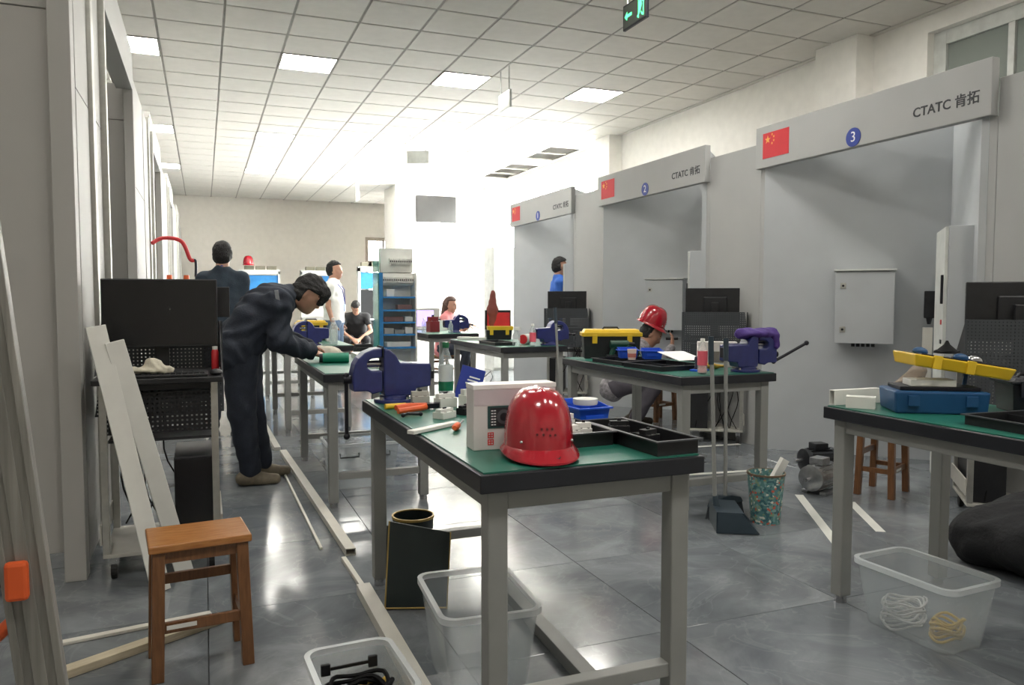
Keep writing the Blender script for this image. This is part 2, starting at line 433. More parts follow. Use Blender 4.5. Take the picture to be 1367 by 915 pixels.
# ceiling: dark slab above, metal grid, mineral tiles, light panels
ceil = struct('ceiling', MB().box(X0-.2, X1+.2, Y0-.2, Y1+.2, 4.3, 4.4), m_plenum)
ceil['label'] = 'suspended ceiling of square mineral tiles in a metal grid'
G = .6
cells = []
LX = {-.97: 0, .83: 1, 2.63: 2, 4.43: 3}; LY = [.3, 4.5, 8.7, 12.9, 16.5]
lights = []
gone = {(9, k) for k in (6, 7, 9, 10, 11)}        # tiles missing by the windows
for i in range(-4, 10):
    for j in range(-18, 22):
        x, y = .23+G*i, 8.7+G*j
        if y+G > Y1+.01 or y < Y0-.01: continue
        lx = [k for k in LX if abs(k-x) < .05]; ly = [k for k in LY if abs(k-y) < .05]
        if lx and ly: lights.append((x+G/2, y+G/2, LX[lx[0]], LY.index(ly[0]))); continue
        if (i, j) in gone: continue
        cells.append((x+G/2, y+G/2))
vis, rest = order(cells, ZC)
vis.sort(key=lambda t: t[1])
e = G/2-.011
c0 = MB().box(-e, e, -e, e, 0, .015).build('ceiling_tile', m_ceil, ceil, bevel=.003, seg=1)
c0.location = (*vis[0], ZC)
for t in vis[1:290]: link('ceiling_tile', c0.data, ceil, (*t, ZC))
rb = MB()
for t in rest+vis[290:]: rb.box(t[0]-e, t[0]+e, t[1]-e, t[1]+e, ZC, ZC+.015)
tag(rb.build('ceiling_tiling', m_ceil, ceil), kind='stuff')
gb = MB()
for i in range(-4, 11): gb.box(.23+G*i-.012, .23+G*i+.012, Y0, Y1, ZC+.006, ZC+.03)
for j in range(-18, 22):
    y = 8.7+G*j
    if Y0 < y < Y1: gb.box(X0, 6.23, y-.012, y+.012, ZC+.007, ZC+.031)
gb.build('ceiling_grid', m_grid, ceil)
MB().box(6.23, X1, Y0, Y1, ZC-.004, ZC+.02).build('edge_trim', m_ceil, ceil)
MB().box(X0, -2.17, Y0, Y1, ZC-.004, ZC+.02).build('edge_trim', m_ceil, ceil)
lt = None
rown = ['behind the camera', 'just in front of the camera', 'nearest row in view', 'second row from the front', 'farthest row']
coln = ['over the left booths', 'above the left benches', 'above the right benches', 'by the window wall']
for x, y, c, r in lights:
    lab = f'square glowing ceiling light panel {coln[c]}, {rown[r]}'
    if lt is None:
        lt = thing('ceiling_light', lab, 'ceiling light', (x, y, ZC), 0, 'square ceiling light panels')
        f = MB()
        for a, b, c_, d in ((-.298, .298, -.298, -.28), (-.298, .298, .28, .298), (-.298, -.28, -.28, .28), (.28, .298, -.28, .28)): f.box(a, b, c_, d, -.006, .012)
        f.build('frame', m_grid, lt)
        MB().box(-.28, .28, -.28, .28, .0, .01).build('diffuser', m_lamp, lt)
    else: copy_tree(lt, (x, y, ZC), None, lab)

# walls with openings: list of (lo, hi, z0, z1) solid rectangles along the wall
def wall(name, mt, axis, at, th, spans, lab):
    mb = MB()
    for a, b, z0, z1 in spans:
        if axis == 'x': mb.box(a, b, at, at+th, z0, z1)
        else: mb.box(at, at+th, a, b, z0, z1)
    o = struct(name, mb, mt); o['label'] = lab; return o
wall('wall_left', m_wall, 'y', X0-.2, .2, [(Y0, Y1, 0, 4.3)], 'plain cream wall behind the left booths')
wall('wall_front', m_wall, 'x', Y0-.2, .2, [(X0-.2, X1+.2, 0, 4.3)], 'plain cream wall behind the camera')
wall('wall_back', m_wall, 'x', Y1, .2, [(X0-.2, 4.2, 0, 4.3), (4.2, 5.2, 2.95, 4.3), (5.2, X1+.2, 0, 4.3)], 'plain cream far end wall of the workshop')
wall('wall_right', m_white, 'y', X1, .2, [(Y0, 2.0, 0, 4.3), (2.0, 5.35, 0, 1.1), (2.0, 5.35, 3.7, 4.3), (5.35, 11.55, 0, 4.3), (11.55, 17.3, 0, .9),
     (11.55, 17.3, 3.74, 4.3), (17.3, Y1, 0, 4.3)], 'white right wall with windows above the booths')
wi = struct('wall_inner', MB().box(4.13, X1, 17.5, 18.7, 0, 4.3), m_white); wi['label'] = 'white projecting wall that carries the television'
for k, (a, b) in enumerate(((5.97, 6.53), (11.0, 11.5))):
    o = struct('pillar', MB().box(6.07, X1, a, b, 0, 4.3), m_white, bevel=.004)
    o['label'] = ('white square pillar on the right wall beside the grey window', 'white square pillar on the right wall at the start of the bright windows')[k]
# closed corridor shell, added to keep the bright sky out of the near windows
cb = MB()
cb.box(8.4, 8.5, -1, 9.5, 0, 4.3).box(6.5, 8.5, -1.1, -1, 0, 4.3).box(6.5, 8.5, 9.4, 9.5, 0, 4.3).box(6.5, 8.5, -1.1, 9.5, 4.2, 4.3).box(6.5, 8.5, -1.1, 9.5, -.1, 0)
o = struct('wall_sky_block', cb, m_wall); o['label'] = 'dim corridor shell added to block the sky behind the near upper windows'

def window(name, lab, axis, at, a, b, z0, z1, cuts, hcuts, mf, mg, depth=.07, fw=.05):
    t = link(name, None); tag(t, lab, None, None, 'structure')
    def bar(n, p, q, s, e_, d0=0, d1=depth):
        mb = MB()
        if axis == 'y': mb.box(at+d0, at+d1, p, q, s, e_)
        else: mb.box(p, q, at+d0, at+d1, s, e_)
        return mb.build(n, mf, t, bevel=.004)
    bar('frame_jamb', a, a+fw, z0, z1); bar('frame_jamb', b-fw, b, z0, z1); bar('frame_head', a+fw, b-fw, z1-fw, z1); bar('frame_sill', a+fw, b-fw, z0, z0+fw)
    xs = [a+fw]+list(cuts)+[b-fw]; zs = [z0+fw]+list(hcuts)+[z1-fw]
    for c in cuts: bar('mullion', c-.03, c+.03, z0+fw, z1-fw)
    for i in range(len(xs)-1):
        p, q = xs[i]+(.03 if i else 0), xs[i+1]-(.03 if i < len(xs)-2 else 0)
        for c in hcuts: bar('transom', p, q, c-.025, c+.025)
        for j in range(len(zs)-1):
            mb = MB(); s, e_ = zs[j]+(.025 if j else 0), zs[j+1]-(.025 if j < len(zs)-2 else 0)
            if axis == 'y': mb.box(at+.03, at+.036, p, q, s, e_)
            else: mb.box(p, q, at+.03, at+.036, s, e_)
            mb.build('pane', mg, t)
    return t
m_wf = mat('window_frame_white', (205, 208, 204), .4)
m_wfb = mat('window_frame_brown', (150, 138, 126), .5)
window('window_1', 'white framed upper window with dull grey panes above the near booth', 'y', X1+.08, 2.0, 5.35, 1.1, 3.7, [2.95, 3.75, 4.6], [], m_wf, m_glassg, fw=.13)
window('window_2', 'bright white framed daylight window in the far right wall', 'y', X1+.06, 11.55, 17.3, .9, 3.74, [12.5, 13.45, 14.4, 15.35, 16.3], [2.9], m_wf, m_glassw)
window('door_1', 'glazed brown framed door with bright panes in the far end wall', 'x', Y1+.05, 4.2, 5.2, .0, 2.95, [4.72], [2.28, 1.0], m_wfb, m_glassw, fw=.1)
# ------------------------------------------------------------------ right booths: header over a V of two diagonal panels
XH = 4.27
def star(mb, c, r, n=5, rot=0):
    p = []
    for i in range(10):
        a = rot+PI/2+i*PI/5; q = r if i % 2 == 0 else r*.4
        p.append((c[0]+q*math.cos(a), c[1]+q*math.sin(a)))
    mb.prism(p, 0, .0015, 'xy')
def right_booth(y_near, num, lab):
    y_far = y_near+2.03; t = thing('training_booth', lab, 'booth', (XH, y_near, 0), 0, 'grey training booths along the right wall')
    L = y_far-y_near
    # local frame: x into the booth, y along the row
    hd = MB().box(-.06, .0, 0, L, 2.285, 2.615).build('header', m_panel, t, bevel=.004)
    d = .97
    n = Vector((-.7071, -.7071, 0))
    def diag(a, b, nm):
        a, b = Vector((*a, 0)), Vector((*b, 0)); dr = (b-a).normalized(); nn = Vector((dr.y, -dr.x, 0))
        mb = MB(); P = [a, b, b+nn*.04, a+nn*.04]
        mb.prism([(p.x, p.y) for p in P], .0, 2.6, 'xy'); return mb.build(nm, m_panel2, t)
    c = (d, L/2)
    diag((0.0, L-.05), c, 'diagonal_panel'); diag(c, (0, .05), 'diagonal_panel')
    MB().box(0, .03, L-.05, L+.0, 0, 2.285).build('post', m_panel, t, bevel=.003)
    MB().box(0, .03, 0, .05, 0, 2.285).build('post', m_panel, t, bevel=.003)
    MB().box(.0, .04, -.69, -.002, 0, 2.5).build('pier_panel', m_panel, t, bevel=.003)
    # flag, badge, lettering on the header face (normal -x, read along -y)
    fl = MB().box(-.003, 0, -.148, .148, -.1, .1).build('flag', m_flag, hd); fl.location = (-.06, L-.235, 2.455)
    sm = MB(); star(sm, (-.09, .045), .034); 
    for q in ((-.04, .08), (-.02, .06), (-.02, .03), (-.04, .01)): star(sm, q, .012)
    st = sm.build('flag_stars', m_star, fl); st.matrix_local = frame((-.0032, 0, 0), (0, -1, 0), (0, 0, 1))
    bd = MB().lathe([(.065, 0), (.065, .004)], 28).build('number_badge', m_badge, hd); bd.matrix_local = frame((-.06, L*.497, 2.352), (0, -1, 0), (0, 0, 1))
    text('badge_numeral', num, .1, m_inkw, bd, Matrix.Translation((0, 0, .0045)))
    text('header_lettering', 'CTATC 肯拓', .082, m_ink, hd, frame((-.0612, .30, 2.405), (0, -1, 0), (0, 0, 1)), bold=.0012)
    return t
right_booth(3.14, '3', 'grey training booth numbered 3, nearest on the right')
right_booth(5.86, '2', 'grey training booth numbered 2, middle of the right row')
right_booth(8.58, '1', 'grey training booth numbered 1, farthest on the right')
# pier beyond booth 1 and the near pier beside booth 3 are pier panels of their booths; one more at the near end
def wall_cabinet(y_near, lab):
    t = thing('wall_cabinet', lab, 'electrical cabinet', (XH+.485, y_near+1.545-.14, 0), -PI/4, 'wall mounted electrical boxes in the booths')
    # local: x along the panel (towards near right), -y out of the panel
    body = MB().box(-.2, .2, -.2, 0, .9, 1.44).build('body', m_panel2, t, bevel=.004)
    door = MB().box(-.203, .203, -.222, -.202, .895, 1.43).build('door', m_panel2, t, bevel=.003)
    MB().box(-.215, .215, -.235, .0, 1.441, 1.455).build('rain_lid', m_wf, t, bevel=.003)
    for z in (1.33, 1.0):
        lk = MB().box(-.168, -.128, -.228, -.222, z-.022, z+.022).build('lock', m_alu, door, bevel=.002)
        MB().cyl((-.148, -.232, z), (-.148, -.227, z), .009).build('keyhole', m_vdark, lk)
    for k in range(5): MB().cyl((-.07+.035*k, -.1, .865), (-.07+.035*k, -.1, .9), .013).build('cable_gland', m_black, t)
    return t
wall_cabinet(3.14, 'grey wall mounted electrical box in the nearest booth')
wall_cabinet(5.86, 'grey wall mounted electrical box behind the worker in the red helmet')
def tall_cabinet(y_near, lab):
    t = thing('tall_cabinet', lab, 'cabinet', (XH+.13, y_near+.14, 0), PI/4, 'tall narrow cabinets in the booths')
    # local x into the booth along the near diagonal panel, +y out of it; end face (x=0) looks at the aisle
    MB().box(0, .5, 0, .2, .0, 1.68).build('body', m_panel2, t, bevel=.004)
    d = MB().box(.004, .496, .201, .22, .05, 1.675).build('door', m_wf, t, bevel=.003)
    MB().box(.03, .05, .22, .235, 1.2, 1.38).build('handle', m_vdark, d, bevel=.003)
    MB().box(.07, .1, .22, .226, 1.07, 1.1).build('indicator', m_redp, d)
    MB().box(.05, .11, .22, .226, .95, .975).build('switch', m_ink, d)
    MB().cyl((.06, .22, .84), (.06, .25, .84), .016).build('stop_button', m_redp, d)
    return t
tall_cabinet(3.14, 'tall narrow grey cabinet beside the nearest booth wall')
tall_cabinet(5.86, 'tall narrow grey cabinet in the middle booth')
tall_cabinet(8.58, 'tall narrow grey cabinet beside the person in the blue shirt')

# ------------------------------------------------------------------ left booths: boxes of aluminium posts and grey panels, open to the aisle
def left_booth(y0, lab, near=False):
    t = thing('training_booth', lab, 'booth', (-.5, y0, 0), 0, 'tall grey booths along the left wall')
    # local x: 0 at the aisle, negative into the booth; y along the row
    L = 4.38; Z = 3.02
    def panel(nm, *b, mt=m_lpanel): return MB().box(*b).build(nm, mt, t, bevel=.003)
    panel('side_panel', -1.5, -.09, .05, .08, .12, 2.45); panel('side_panel', -1.5, -.09, .05, .08, 2.455, Z)
    panel('post', -.085, 0, 0, .1, 0, Z)
    panel('front_panel', -.03, -.0, .12, .52, .05, 2.15); panel('front_panel', -.03, 0, .12, .52, 2.155, Z)
    panel('post', -.05, .02, .53, .61, 0, Z+.05, mt=m_alu)
    panel('front_panel', -.03, 0, .62, 1.0, .05, 2.15); panel('front_panel', -.03, 0, .62, 1.0, 2.155, Z)
    panel('post', -.05, .03, 1.01, 1.07, 0, Z, mt=m_alu)
    panel('header', -.12, .0, 1.08, 3.25, Z-.1, Z+.22)
    panel('post', -.07, .0, 3.26, 3.32, 0, Z+.2)
    panel('front_panel', -.03, 0, 3.33, 4.3, .05, 2.15); panel('front_panel', -.03, 0, 3.33, 4.3, 2.155, Z)
    panel('side_panel', -1.5, -.09, 3.5, 3.53, .05, 2.72); panel('side_panel', -1.5, -.09, 3.5, 3.53, 2.725, Z)
    panel('back_panel', -1.55, -1.51, .05, L-.08, .05, Z)
    for x, y in ((-.35, .03), (-1.3, .03), (-.35, 3.6)):
        cs = MB().cyl((x, y-.012, .04), (x, y+.012, .04), .04, n=14).build('caster', m_rubber, t)
        MB().box(x-.02, x+.02, y-.025, y+.025, .06, .12).build('caster_fork', m_alu, cs)
    return t
left_booth(3.76, 'tall grey booth at the left edge, nearest')
left_booth(8.15, 'tall grey booth on the left behind the red hose')
left_booth(12.54, 'tall grey booth on the left, third from the front')
left_booth(16.93, 'tall grey booth on the left, farthest')
# ------------------------------------------------------------------ workbenches
BW, BL, BH = .66, 1.53, .80
def make_bench():
    t = thing('workbench', '', 'workbench', (0, 0, 0), 0, 'grey framed workbenches with green rubber tops')
    top = MB().box(0, BW, 0, BL, BH-.052, BH-.004).build('tabletop', m_edge, t, bevel=.004)
    MB().box(.012, BW-.012, .012, BL-.012, BH-.004, BH).build('rubber_mat', m_green, top)
    i = .03; s = .055
    for x in (i, BW-i-s):
        for y in (i, BL-i-s):
            lg = MB().box(x, x+s, y, y+s, .03, BH-.052).build('leg', m_bgrey, t, bevel=.004)
            MB().cyl((x+s/2, y+s/2, 0), (x+s/2, y+s/2, .03), .024, n=12).build('levelling_foot', m_chrome, lg)
    for y in (i+.006, BL-i-s+.006): MB().box(i+s, BW-i-s, y, y+.042, BH-.105, BH-.052).build('apron_rail', m_bgrey, t, bevel=.003)
    for x in (i+.006, BW-i-s+.006): MB().box(x, x+.042, i+s, BL-i-s, BH-.105, BH-.052).build('apron_rail', m_bgrey, t, bevel=.003)
    for y in (i+.006, BL-i-s+.006): MB().box(i+s, BW-i-s, y, y+.042, .165, .205).build('cross_rail', m_bgrey, t, bevel=.003)
    return t
BENCH = {'main': (.622, 1.765), 'L2': (.63, 4.5), 'L3': (.64, 7.22), 'R1': (2.325, .885), 'B2': (2.45, 3.6), 'B3': (2.46, 6.42), 'B4': (2.55, 9.15), 'L4': (.66, 9.95)}
LAB = {'main': 'nearest workbench, under the large red helmet and blue vise', 'L2': 'workbench the bending worker in navy leans on', 'L3': 'workbench behind the bending worker, under the yellow lidded toolbox',
       'R1': 'workbench at the right edge, under the blue toolbox', 'B2': 'workbench in front of the crouching worker in the red helmet', 'B3': 'workbench behind the black toolbox, under the open red toolbox',
       'B4': 'far workbench beside the blue shelf rack', 'L4': 'far workbench on the left behind the man in the white shirt'}
bench0 = make_bench()
for k, (n, (x, y)) in enumerate(BENCH.items()):
    if k == 0: bench0.location = (x, y, 0); bench0['label'] = LAB[n]
    else:
        nb_ = copy_tree(bench0, (x, y, 0), None, LAB[n])
        if n == 'R1': bpy.data.objects.remove([c for c in nb_.children if c.name.startswith('cross_rail')][-1])

# ------------------------------------------------------------------ vises
def make_vise(label, loc, rz, handle='down'):
    t = thing('bench_vise', label, 'vise', loc, rz, 'blue bench vises')
    MB().lathe([(.085, 0), (.085, .014), (.062, .018), (.062, .03), (.05, .034)], 24).build('swivel_base', m_vise, t, bevel=.002, smooth=True)
    for a in (0, PI/2, PI, 1.5*PI): MB().cyl((.074*math.cos(a+.6), .074*math.sin(a+.6), .014), (.074*math.cos(a+.6), .074*math.sin(a+.6), .026), .009, n=6).build('bolt', m_chrome, t)
    A = [(-.18, .054), (-.18, .13), (-.172, .163), (-.156, .189), (-.13, .212), (-.095, .226), (-.06, .23), (-.06, .19), (-.105, .187), (-.122, .172), (-.122, .15), (-.105, .138), (-.06, .136), (-.06, .05), (-.1, .04), (-.123, .054)]
    MB().prism(A, -.05, .05).build('moving_jaw', m_vise, t, bevel=.006)
    Bp = [(-.054, .23), (-.03, .222), (-.004, .2), (.0145, .166), (.145, .16), (.145, .065), (.083, .058), (.075, .03), (-.05, .03), (-.054, .05)]
    MB().prism(Bp, -.052, .052).build('body', m_vise, t, bevel=.006)
    MB().box(-.0597, -.0545, -.055, .055, .19, .236).build('jaw_plate', m_vdark, t, bevel=.001)
    MB().box(.1452, .152, -.032, .032, .085, .145).build('slide_end', m_vdark, t, bevel=.002)
    MB().cyl((-.13, 0, .162), (-.055, 0, .162), .014, n=14).build('screw', m_chrome, t, smooth=True)
    h = MB()
    if handle == 'down': h.cyl((-.2, 0, .11), (-.2, .0, -.13), .008); h.sphere((-.2, 0, .115), .014); h.sphere((-.2, 0, -.135), .014)
    elif handle == 'up': h.cyl((-.19, .0, .055), (-.40, .02, .165), .009); h.sphere((-.40, .02, .165), .015); h.sphere((-.19, 0, .055), .014)
    else: h.cyl((-.2, -.12, .1), (-.2, .12, .1), .008); h.sphere((-.2, -.12, .1), .014); h.sphere((-.2, .12, .1), .014)
    h.cyl((-.18, 0, .1), (-.212, 0, .1), .018, n=14)
    h.build('handle', m_vdark, t, smooth=True)
    return t
make_vise('large blue bench vise on the far left corner of the nearest workbench', (.735, 3.17, BH), 0.0)
make_vise('blue bench vise half covered by a purple cloth', (2.98, 3.72, BH), PI-.12, 'up')
make_vise('blue bench vise left of the black and yellow toolbox', (2.99, 6.54, BH), PI, 'side')
make_vise('blue bench vise in front of the bending worker', (.93, 7.34, BH), 0.1, 'side')
make_vise('small far blue bench vise left of the open red toolbox', (3.0, 9.5, BH), PI, 'side')

# ------------------------------------------------------------------ helmets
def make_helmet(label, loc, rz, tilt=0, sc=1.0, mt=None, cat='helmet'):
    t = thing('safety_helmet', label, cat, loc, rz)
    t.rotation_euler = (tilt, 0, rz); t.scale = (sc,)*3
    n, a, b, H = 44, .094, .118, .158
    vs, fs = [], []; lv = 14
    for inner in (0, 1):
        o_ = .0035 if inner else 0
        for i in range(lv):
            q = i/(lv-1)*PI/2*.985
            z = (H-o_)*math.sin(q)**.92; r = math.cos(q)**.62
            for j in range(n):
                th = 2*PI*j/n
                ridge = 1+.02*math.exp(-((math.sin(th)/.18)**2))*(0 if inner else 1)
                x, y = (a-o_)*r*math.sin(th), -(b-o_)*r*math.cos(th)
                vs.append((x, y, .02+z*ridge))
    for i in range(lv-1):
        for j in range(n):
            fs.append((i*n+j, i*n+(j+1) % n, (i+1)*n+(j+1) % n, (i+1)*n+j))
            k = lv*n; fs.append((k+i*n+j, k+(i+1)*n+j, k+(i+1)*n+(j+1) % n, k+i*n+(j+1) % n))
    fs.append(tuple((lv-1)*n+j for j in range(n))); fs.append(tuple(lv*n+(lv-1)*n+j for j in range(n))[::-1])
    fs += [(j, lv*n+j, lv*n+(j+1) % n, (j+1) % n) for j in range(n)]
    m_ = mt or m_red
    sh = MB().add(vs, fs).build('shell', m_, t, smooth=60, fix=False)
    # brim, longer at the front (-y)
    vs, fs = [], []
    for th_ in range(n):
        th = 2*PI*th_/n; s_, c_ = math.sin(th), math.cos(th); w_ = .011+.03*max(0, c_)**2
        for r, z in ((0, .024), (w_, .010-.012*max(0, c_)), (w_, .005-.012*max(0, c_)), (0, .014)):
            vs.append(((a+r)*s_, -(b+r)*c_, z))
    for j in range(n):
        k = (j+1) % n
        for q in range(4): fs.append((j*4+q, k*4+q, k*4+(q+1) % 4, j*4+(q+1) % 4))
    MB().add(vs, fs).build('brim', m_, t, smooth=50)
    vm = mat('vent_dark', (92, 12, 24), .6)
    for x, z in ((-.03, .066), (-.018, .08), (-.004, .08), (.01, .08), (-.014, .066), (.004, .064), (.018, .064)):
        q = math.asin(min(1, ((z-.02)/H))**(1/.92)); r = math.cos(q)**.62; th = math.asin(max(-1, min(1, x/(a*r))))
        y = -b*r*math.cos(th)
        MB().cyl((x, y-.0025, z), (x, y+.004, z), .0032, n=8).build('vent', vm, sh)
    for s_ in (-1, 1): MB().sphere((s_*.068, -.094, .045), .0045).build('rivet', m_chrome, t)
    if mt is None:
        MB().tube([(-.05, -.1, .016), (-.02, -.135, .004), (.02, -.14, .004), (.055, -.1, .016)], .005, 6).build('chin_strap', m_black, t)
    return t
make_helmet('large red safety helmet on the near end of the closest bench', (.845, 1.92, BH+.012), math.radians(-10), 0, 1.0)

# ------------------------------------------------------------------ stools
def make_stool(label, loc, rz, L=.315, D=.235, H=.445, sc=1):
    t = thing('wooden_stool', label, 'stool', loc, rz, 'small wooden stools')
    MB().box(-L/2, L/2, -D/2, D/2, H-.026, H).build('seat', m_stool, t, bevel=.005)
    lx, ly, s = L/2-.03, D/2-.028, .019
    for x in (-1, 1):
        for y in (-1, 1):
            bx, by = x*(lx+.012), y*(ly+.012)
            vs = [(bx-s, by-s, 0), (bx+s, by-s, 0), (bx-s, by+s, 0), (bx+s, by+s, 0)]+[(x*lx+i*s, y*ly+j*s, H-.026) for j in (-1, 1) for i in (-1, 1)]
            MB().add(vs, [(0, 2, 3, 1), (4, 5, 7, 6), (0, 1, 5, 4), (2, 6, 7, 3), (0, 4, 6, 2), (1, 3, 7, 5)]).build('leg', m_stool2, t, bevel=.003)
    for y in (-1, 1): MB().box(-lx, lx, y*ly-.009, y*ly+.009, H-.066, H-.027).build('apron', m_stool2, t, bevel=.002)
    for x in (-1, 1): MB().box(x*lx-.009, x*lx+.009, -ly, ly, H-.066, H-.027).build('apron', m_stool2, t, bevel=.002)
    for y in (-1, 1): MB().box(-lx-.006, lx+.006, y*(ly+.004)-.008, y*(ly+.004)+.008, .2+.05*y, .235+.05*y).build('stretcher', m_stool2, t, bevel=.002)
    for x in (-1, 1): MB().box(x*(lx+.005)-.008, x*(lx+.005)+.008, -ly, ly, .15, .18).build('stretcher', m_stool2, t, bevel=.002)
    lb = MB().box(-.11, -.02, -D/2+.0, -D/2+.0015, .168, .182).build('paper_label', m_cwhite, t); lb['label'] = 'small white inventory label'
    lb.location = (0, .0, 0)
    return t
st = make_stool('small wooden stool in the left foreground', (-.035, 2.78, 0), math.radians(6))
copy_tree(st, (3.98, 3.62, 0), math.radians(25), 'wooden stool standing behind the right workbench leg')
copy_tree(st, (4.27, 6.68, 0), math.radians(15), 'wooden stool behind the crouching worker in the red helmet')

# ------------------------------------------------------------------ computer carts
def make_cart():
    t = thing('computer_cart', '', 'computer cart', (0, 0, 0), 0, 'black computer carts on casters')
    W, D = .48, .46
    b = MB().box(-W/2, W/2, -D/2, D/2, .1, .118).build('base_board', m_pvc2, t, bevel=.003)
    for x in (-1, 1):
        for y in (-1, 1):
            c = MB().cyl((x*(W/2-.04)-.012, y*(D/2-.04), .038), (x*(W/2-.04)+.012, y*(D/2-.04), .038), .037, n=16).build('caster', m_rubber, t)
            MB().box(x*(W/2-.04)-.018, x*(W/2-.04)+.018, y*(D/2-.04)-.02, y*(D/2-.04)+.02, .06, .1).build('caster_fork', m_chrome, c)
            MB().box(x*(W/2-.015)-.015, x*(W/2-.015)+.015, y*(D/2-.015)-.015, y*(D/2-.015)+.015, .118, .86).build('post', m_alu, t, bevel=.002)
    for x in (-1, 1): MB().box(x*(W/2+.006)-.004, x*(W/2+.006)+.004, -D/2, D/2, .16, .25).build('side_rail', m_pvc2, t)
    MB().box(-W/2-.02, W/2+.02, -D/2-.06, D/2, .862, .886).build('keyboard_shelf', m_black, t, bevel=.003)
    MB().box(-W/2+.03, W/2-.03, -D/2+.005, -D/2+.012, .64, .82).build('perforated_front', m_perf, t)
    MB().box(-W/2+.03, W/2-.03, -D/2+.03, D/2-.03, .60, .612).build('inner_shelf', m_sheet, t)
    MB().box(-W/2+.03, W/2-.03, -D/2-.005, -D/2+.004, .83, .858).build('drawer_front', m_sheet, t, bevel=.002)
    # hood: perforated back sheet and sloped side sheets
    MB().prism([(-.31, .66), (.275, .66), (.275, 1.12), (-.24, 1.12)], D/2+.002, D/2+.008).build('back_sheet', m_perf2, t)
    for x in (-1, 1):
        MB().prism([(D/2, .89), (D/2, 1.12), (D/2-.04, 1.12), (-.14, .89)], x*.262-.003, x*.262+.003, 'yz').build('side_sheet', m_sheet, t)
    tw = MB().box(.05, .22, -.2, .2, .12, .52).build('computer_tower', m_black, t, bevel=.004)
    MB().box(.052, .218, -.206, -.2, .13, .51).build('tower_front', m_dk, tw, bevel=.002)
    mo = MB().box(-.25, .25, .05, .075, 1.0, 1.325).build('monitor', m_black, t, bevel=.005)
    MB().box(-.243, .243, .048, .05, 1.012, 1.318).build('screen', m_dk, mo)
    MB().box(-.1, .1, .0751, .1, 1.08, 1.25).build('monitor_back', m_sheet, mo, bevel=.01)
    MB().box(-.03, .03, .1, .16, .9, 1.2).build('monitor_arm', m_black, mo, bevel=.004)
    kb = MB().box(-.2, .2, -.26, -.12, .887, .899).build('keyboard', m_black, t, bevel=.003)
    ky = MB()
    for r in range(5):
        for c_ in range(16): ky.box(-.19+.0238*c_, -.19+.0238*c_+.019, -.25+.025*r, -.25+.025*r+.02, .899, .905)
    tag(ky.build('keys', m_sheet, kb), kind='stuff')
    mo_ = MB().sphere((.235, -.2, .898), .03, 14, 8, (.028, .045, .016)).build('mouse', m_black, t, smooth=True)
    cb = MB()
    for k in range(7):
        x0 = random.uniform(-.2, .05); x1 = random.uniform(-.2, .2)
        cb.tube([(x0+(x1-x0)*q+.03*math.sin(q*9+k), D/2-.03+.02*math.sin(q*7+k), .85-.72*q) for q in [i/12 for i in range(13)]], .004, 5)
    tag(cb.build('cables', m_cable, t), kind='stuff')
    return t
cart = make_cart(); cart.location = (-.19, 3.94, 0); cart['label'] = 'black computer cart with monitor on the left, white boards leaning on it'
R4 = PI+PI*.25
c1 = copy_tree(cart, (4.17, 2.93, 0), PI*.76, 'black computer cart seen from behind at the right edge')
copy_tree(cart, (4.15, 5.6, 0), PI*.80, 'black computer cart beside the crouching worker in the red helmet')
copy_tree(cart, (4.12, 8.45, 0), PI*.83, 'black computer cart in front of the person in the blue shirt')

sm = MB().box(.2, .31, .16, .18, 1.14, 1.29).box(.02, .26, .165, .175, 1.18, 1.22).build('second_monitor', m_black, cart, bevel=.003)

# ------------------------------------------------------------------ strips, boards, trunking
def strip(name, label, cat, p0, p1, w_, h_, mt, group=None, hollow=False, up=None):
    p0, p1 = Vector(p0), Vector(p1); d = p1-p0; L = d.length; x = d.normalized()
    upv = Vector(up) if up else Vector((0, 0, 1))
    y = upv.cross(x).normalized(); z = x.cross(y)
    M = Matrix.Identity(4)
    for i, a in enumerate((x, y, z)):
        for j in range(3): M[j][i] = a[j]
    M.translation = p0
    mb = MB()
    if hollow:
        q = .003; P = [(-w_/2, 0), (w_/2, 0), (w_/2, h_), (-w_/2, h_)]; I_ = [(-w_/2+q, q), (w_/2-q, q), (w_/2-q, h_-q), (-w_/2+q, h_-q)]
        vs = [(t_, *p) for t_ in (0, L) for p in P+I_]
        fs = []
        for i in range(4):
            j = (i+1) % 4
            fs += [(i, j, 8+j, 8+i), (4+i, 12+i, 12+j, 4+j), (i, 4+i, 4+j, j), (8+i, 8+j, 12+j, 12+i)]
        mb.add(vs, fs)
    else: mb.box(0, L, -w_/2, w_/2, 0, h_)
    o = mb.build(name, mt, None, bevel=.0 if hollow else .0015, seg=1); o.matrix_world = M
    return tag(o, label, cat, group)
strip('trunking_strip', 'long white square trunking on the floor left of the benches', 'trunking', (.63, 3.66, .0005), (.56, 6.3, .0005), .05, .034, m_pvc, hollow=True)
strip('trunking_strip', 'thin white strip on the floor along the outer side of the long trunking', 'trunking', (.51, 3.8, .0005), (.50, 5.5, .0005), .014, .012, m_pvc)
strip('trunking_strip', 'far pale trunking on the floor past the bending worker', 'trunking', (.53, 6.45, .0005), (.5, 9.0, .0005), .05, .03, m_pvc2)
strip('trunking_strip', 'narrow white strip lying between two floor trunkings by the dark green bin', 'trunking', (.585, 3.60, .0005), (.60, 3.2, .0005), .022, .02, m_pvc)
strip('trunking_strip', 'wide grey white trunking in front of the clear tub with cables', 'trunking', (.595, 3.17, .0005), (.60, 2.2, .0005), .055, .04, m_pvc, hollow=True)
strip('trunking_strip', 'grey profile on the floor under the nearest bench', 'trunking', (1.15, 3.02, .0005), (1.105, 1.95, .0005), .055, .045, m_bgrey)
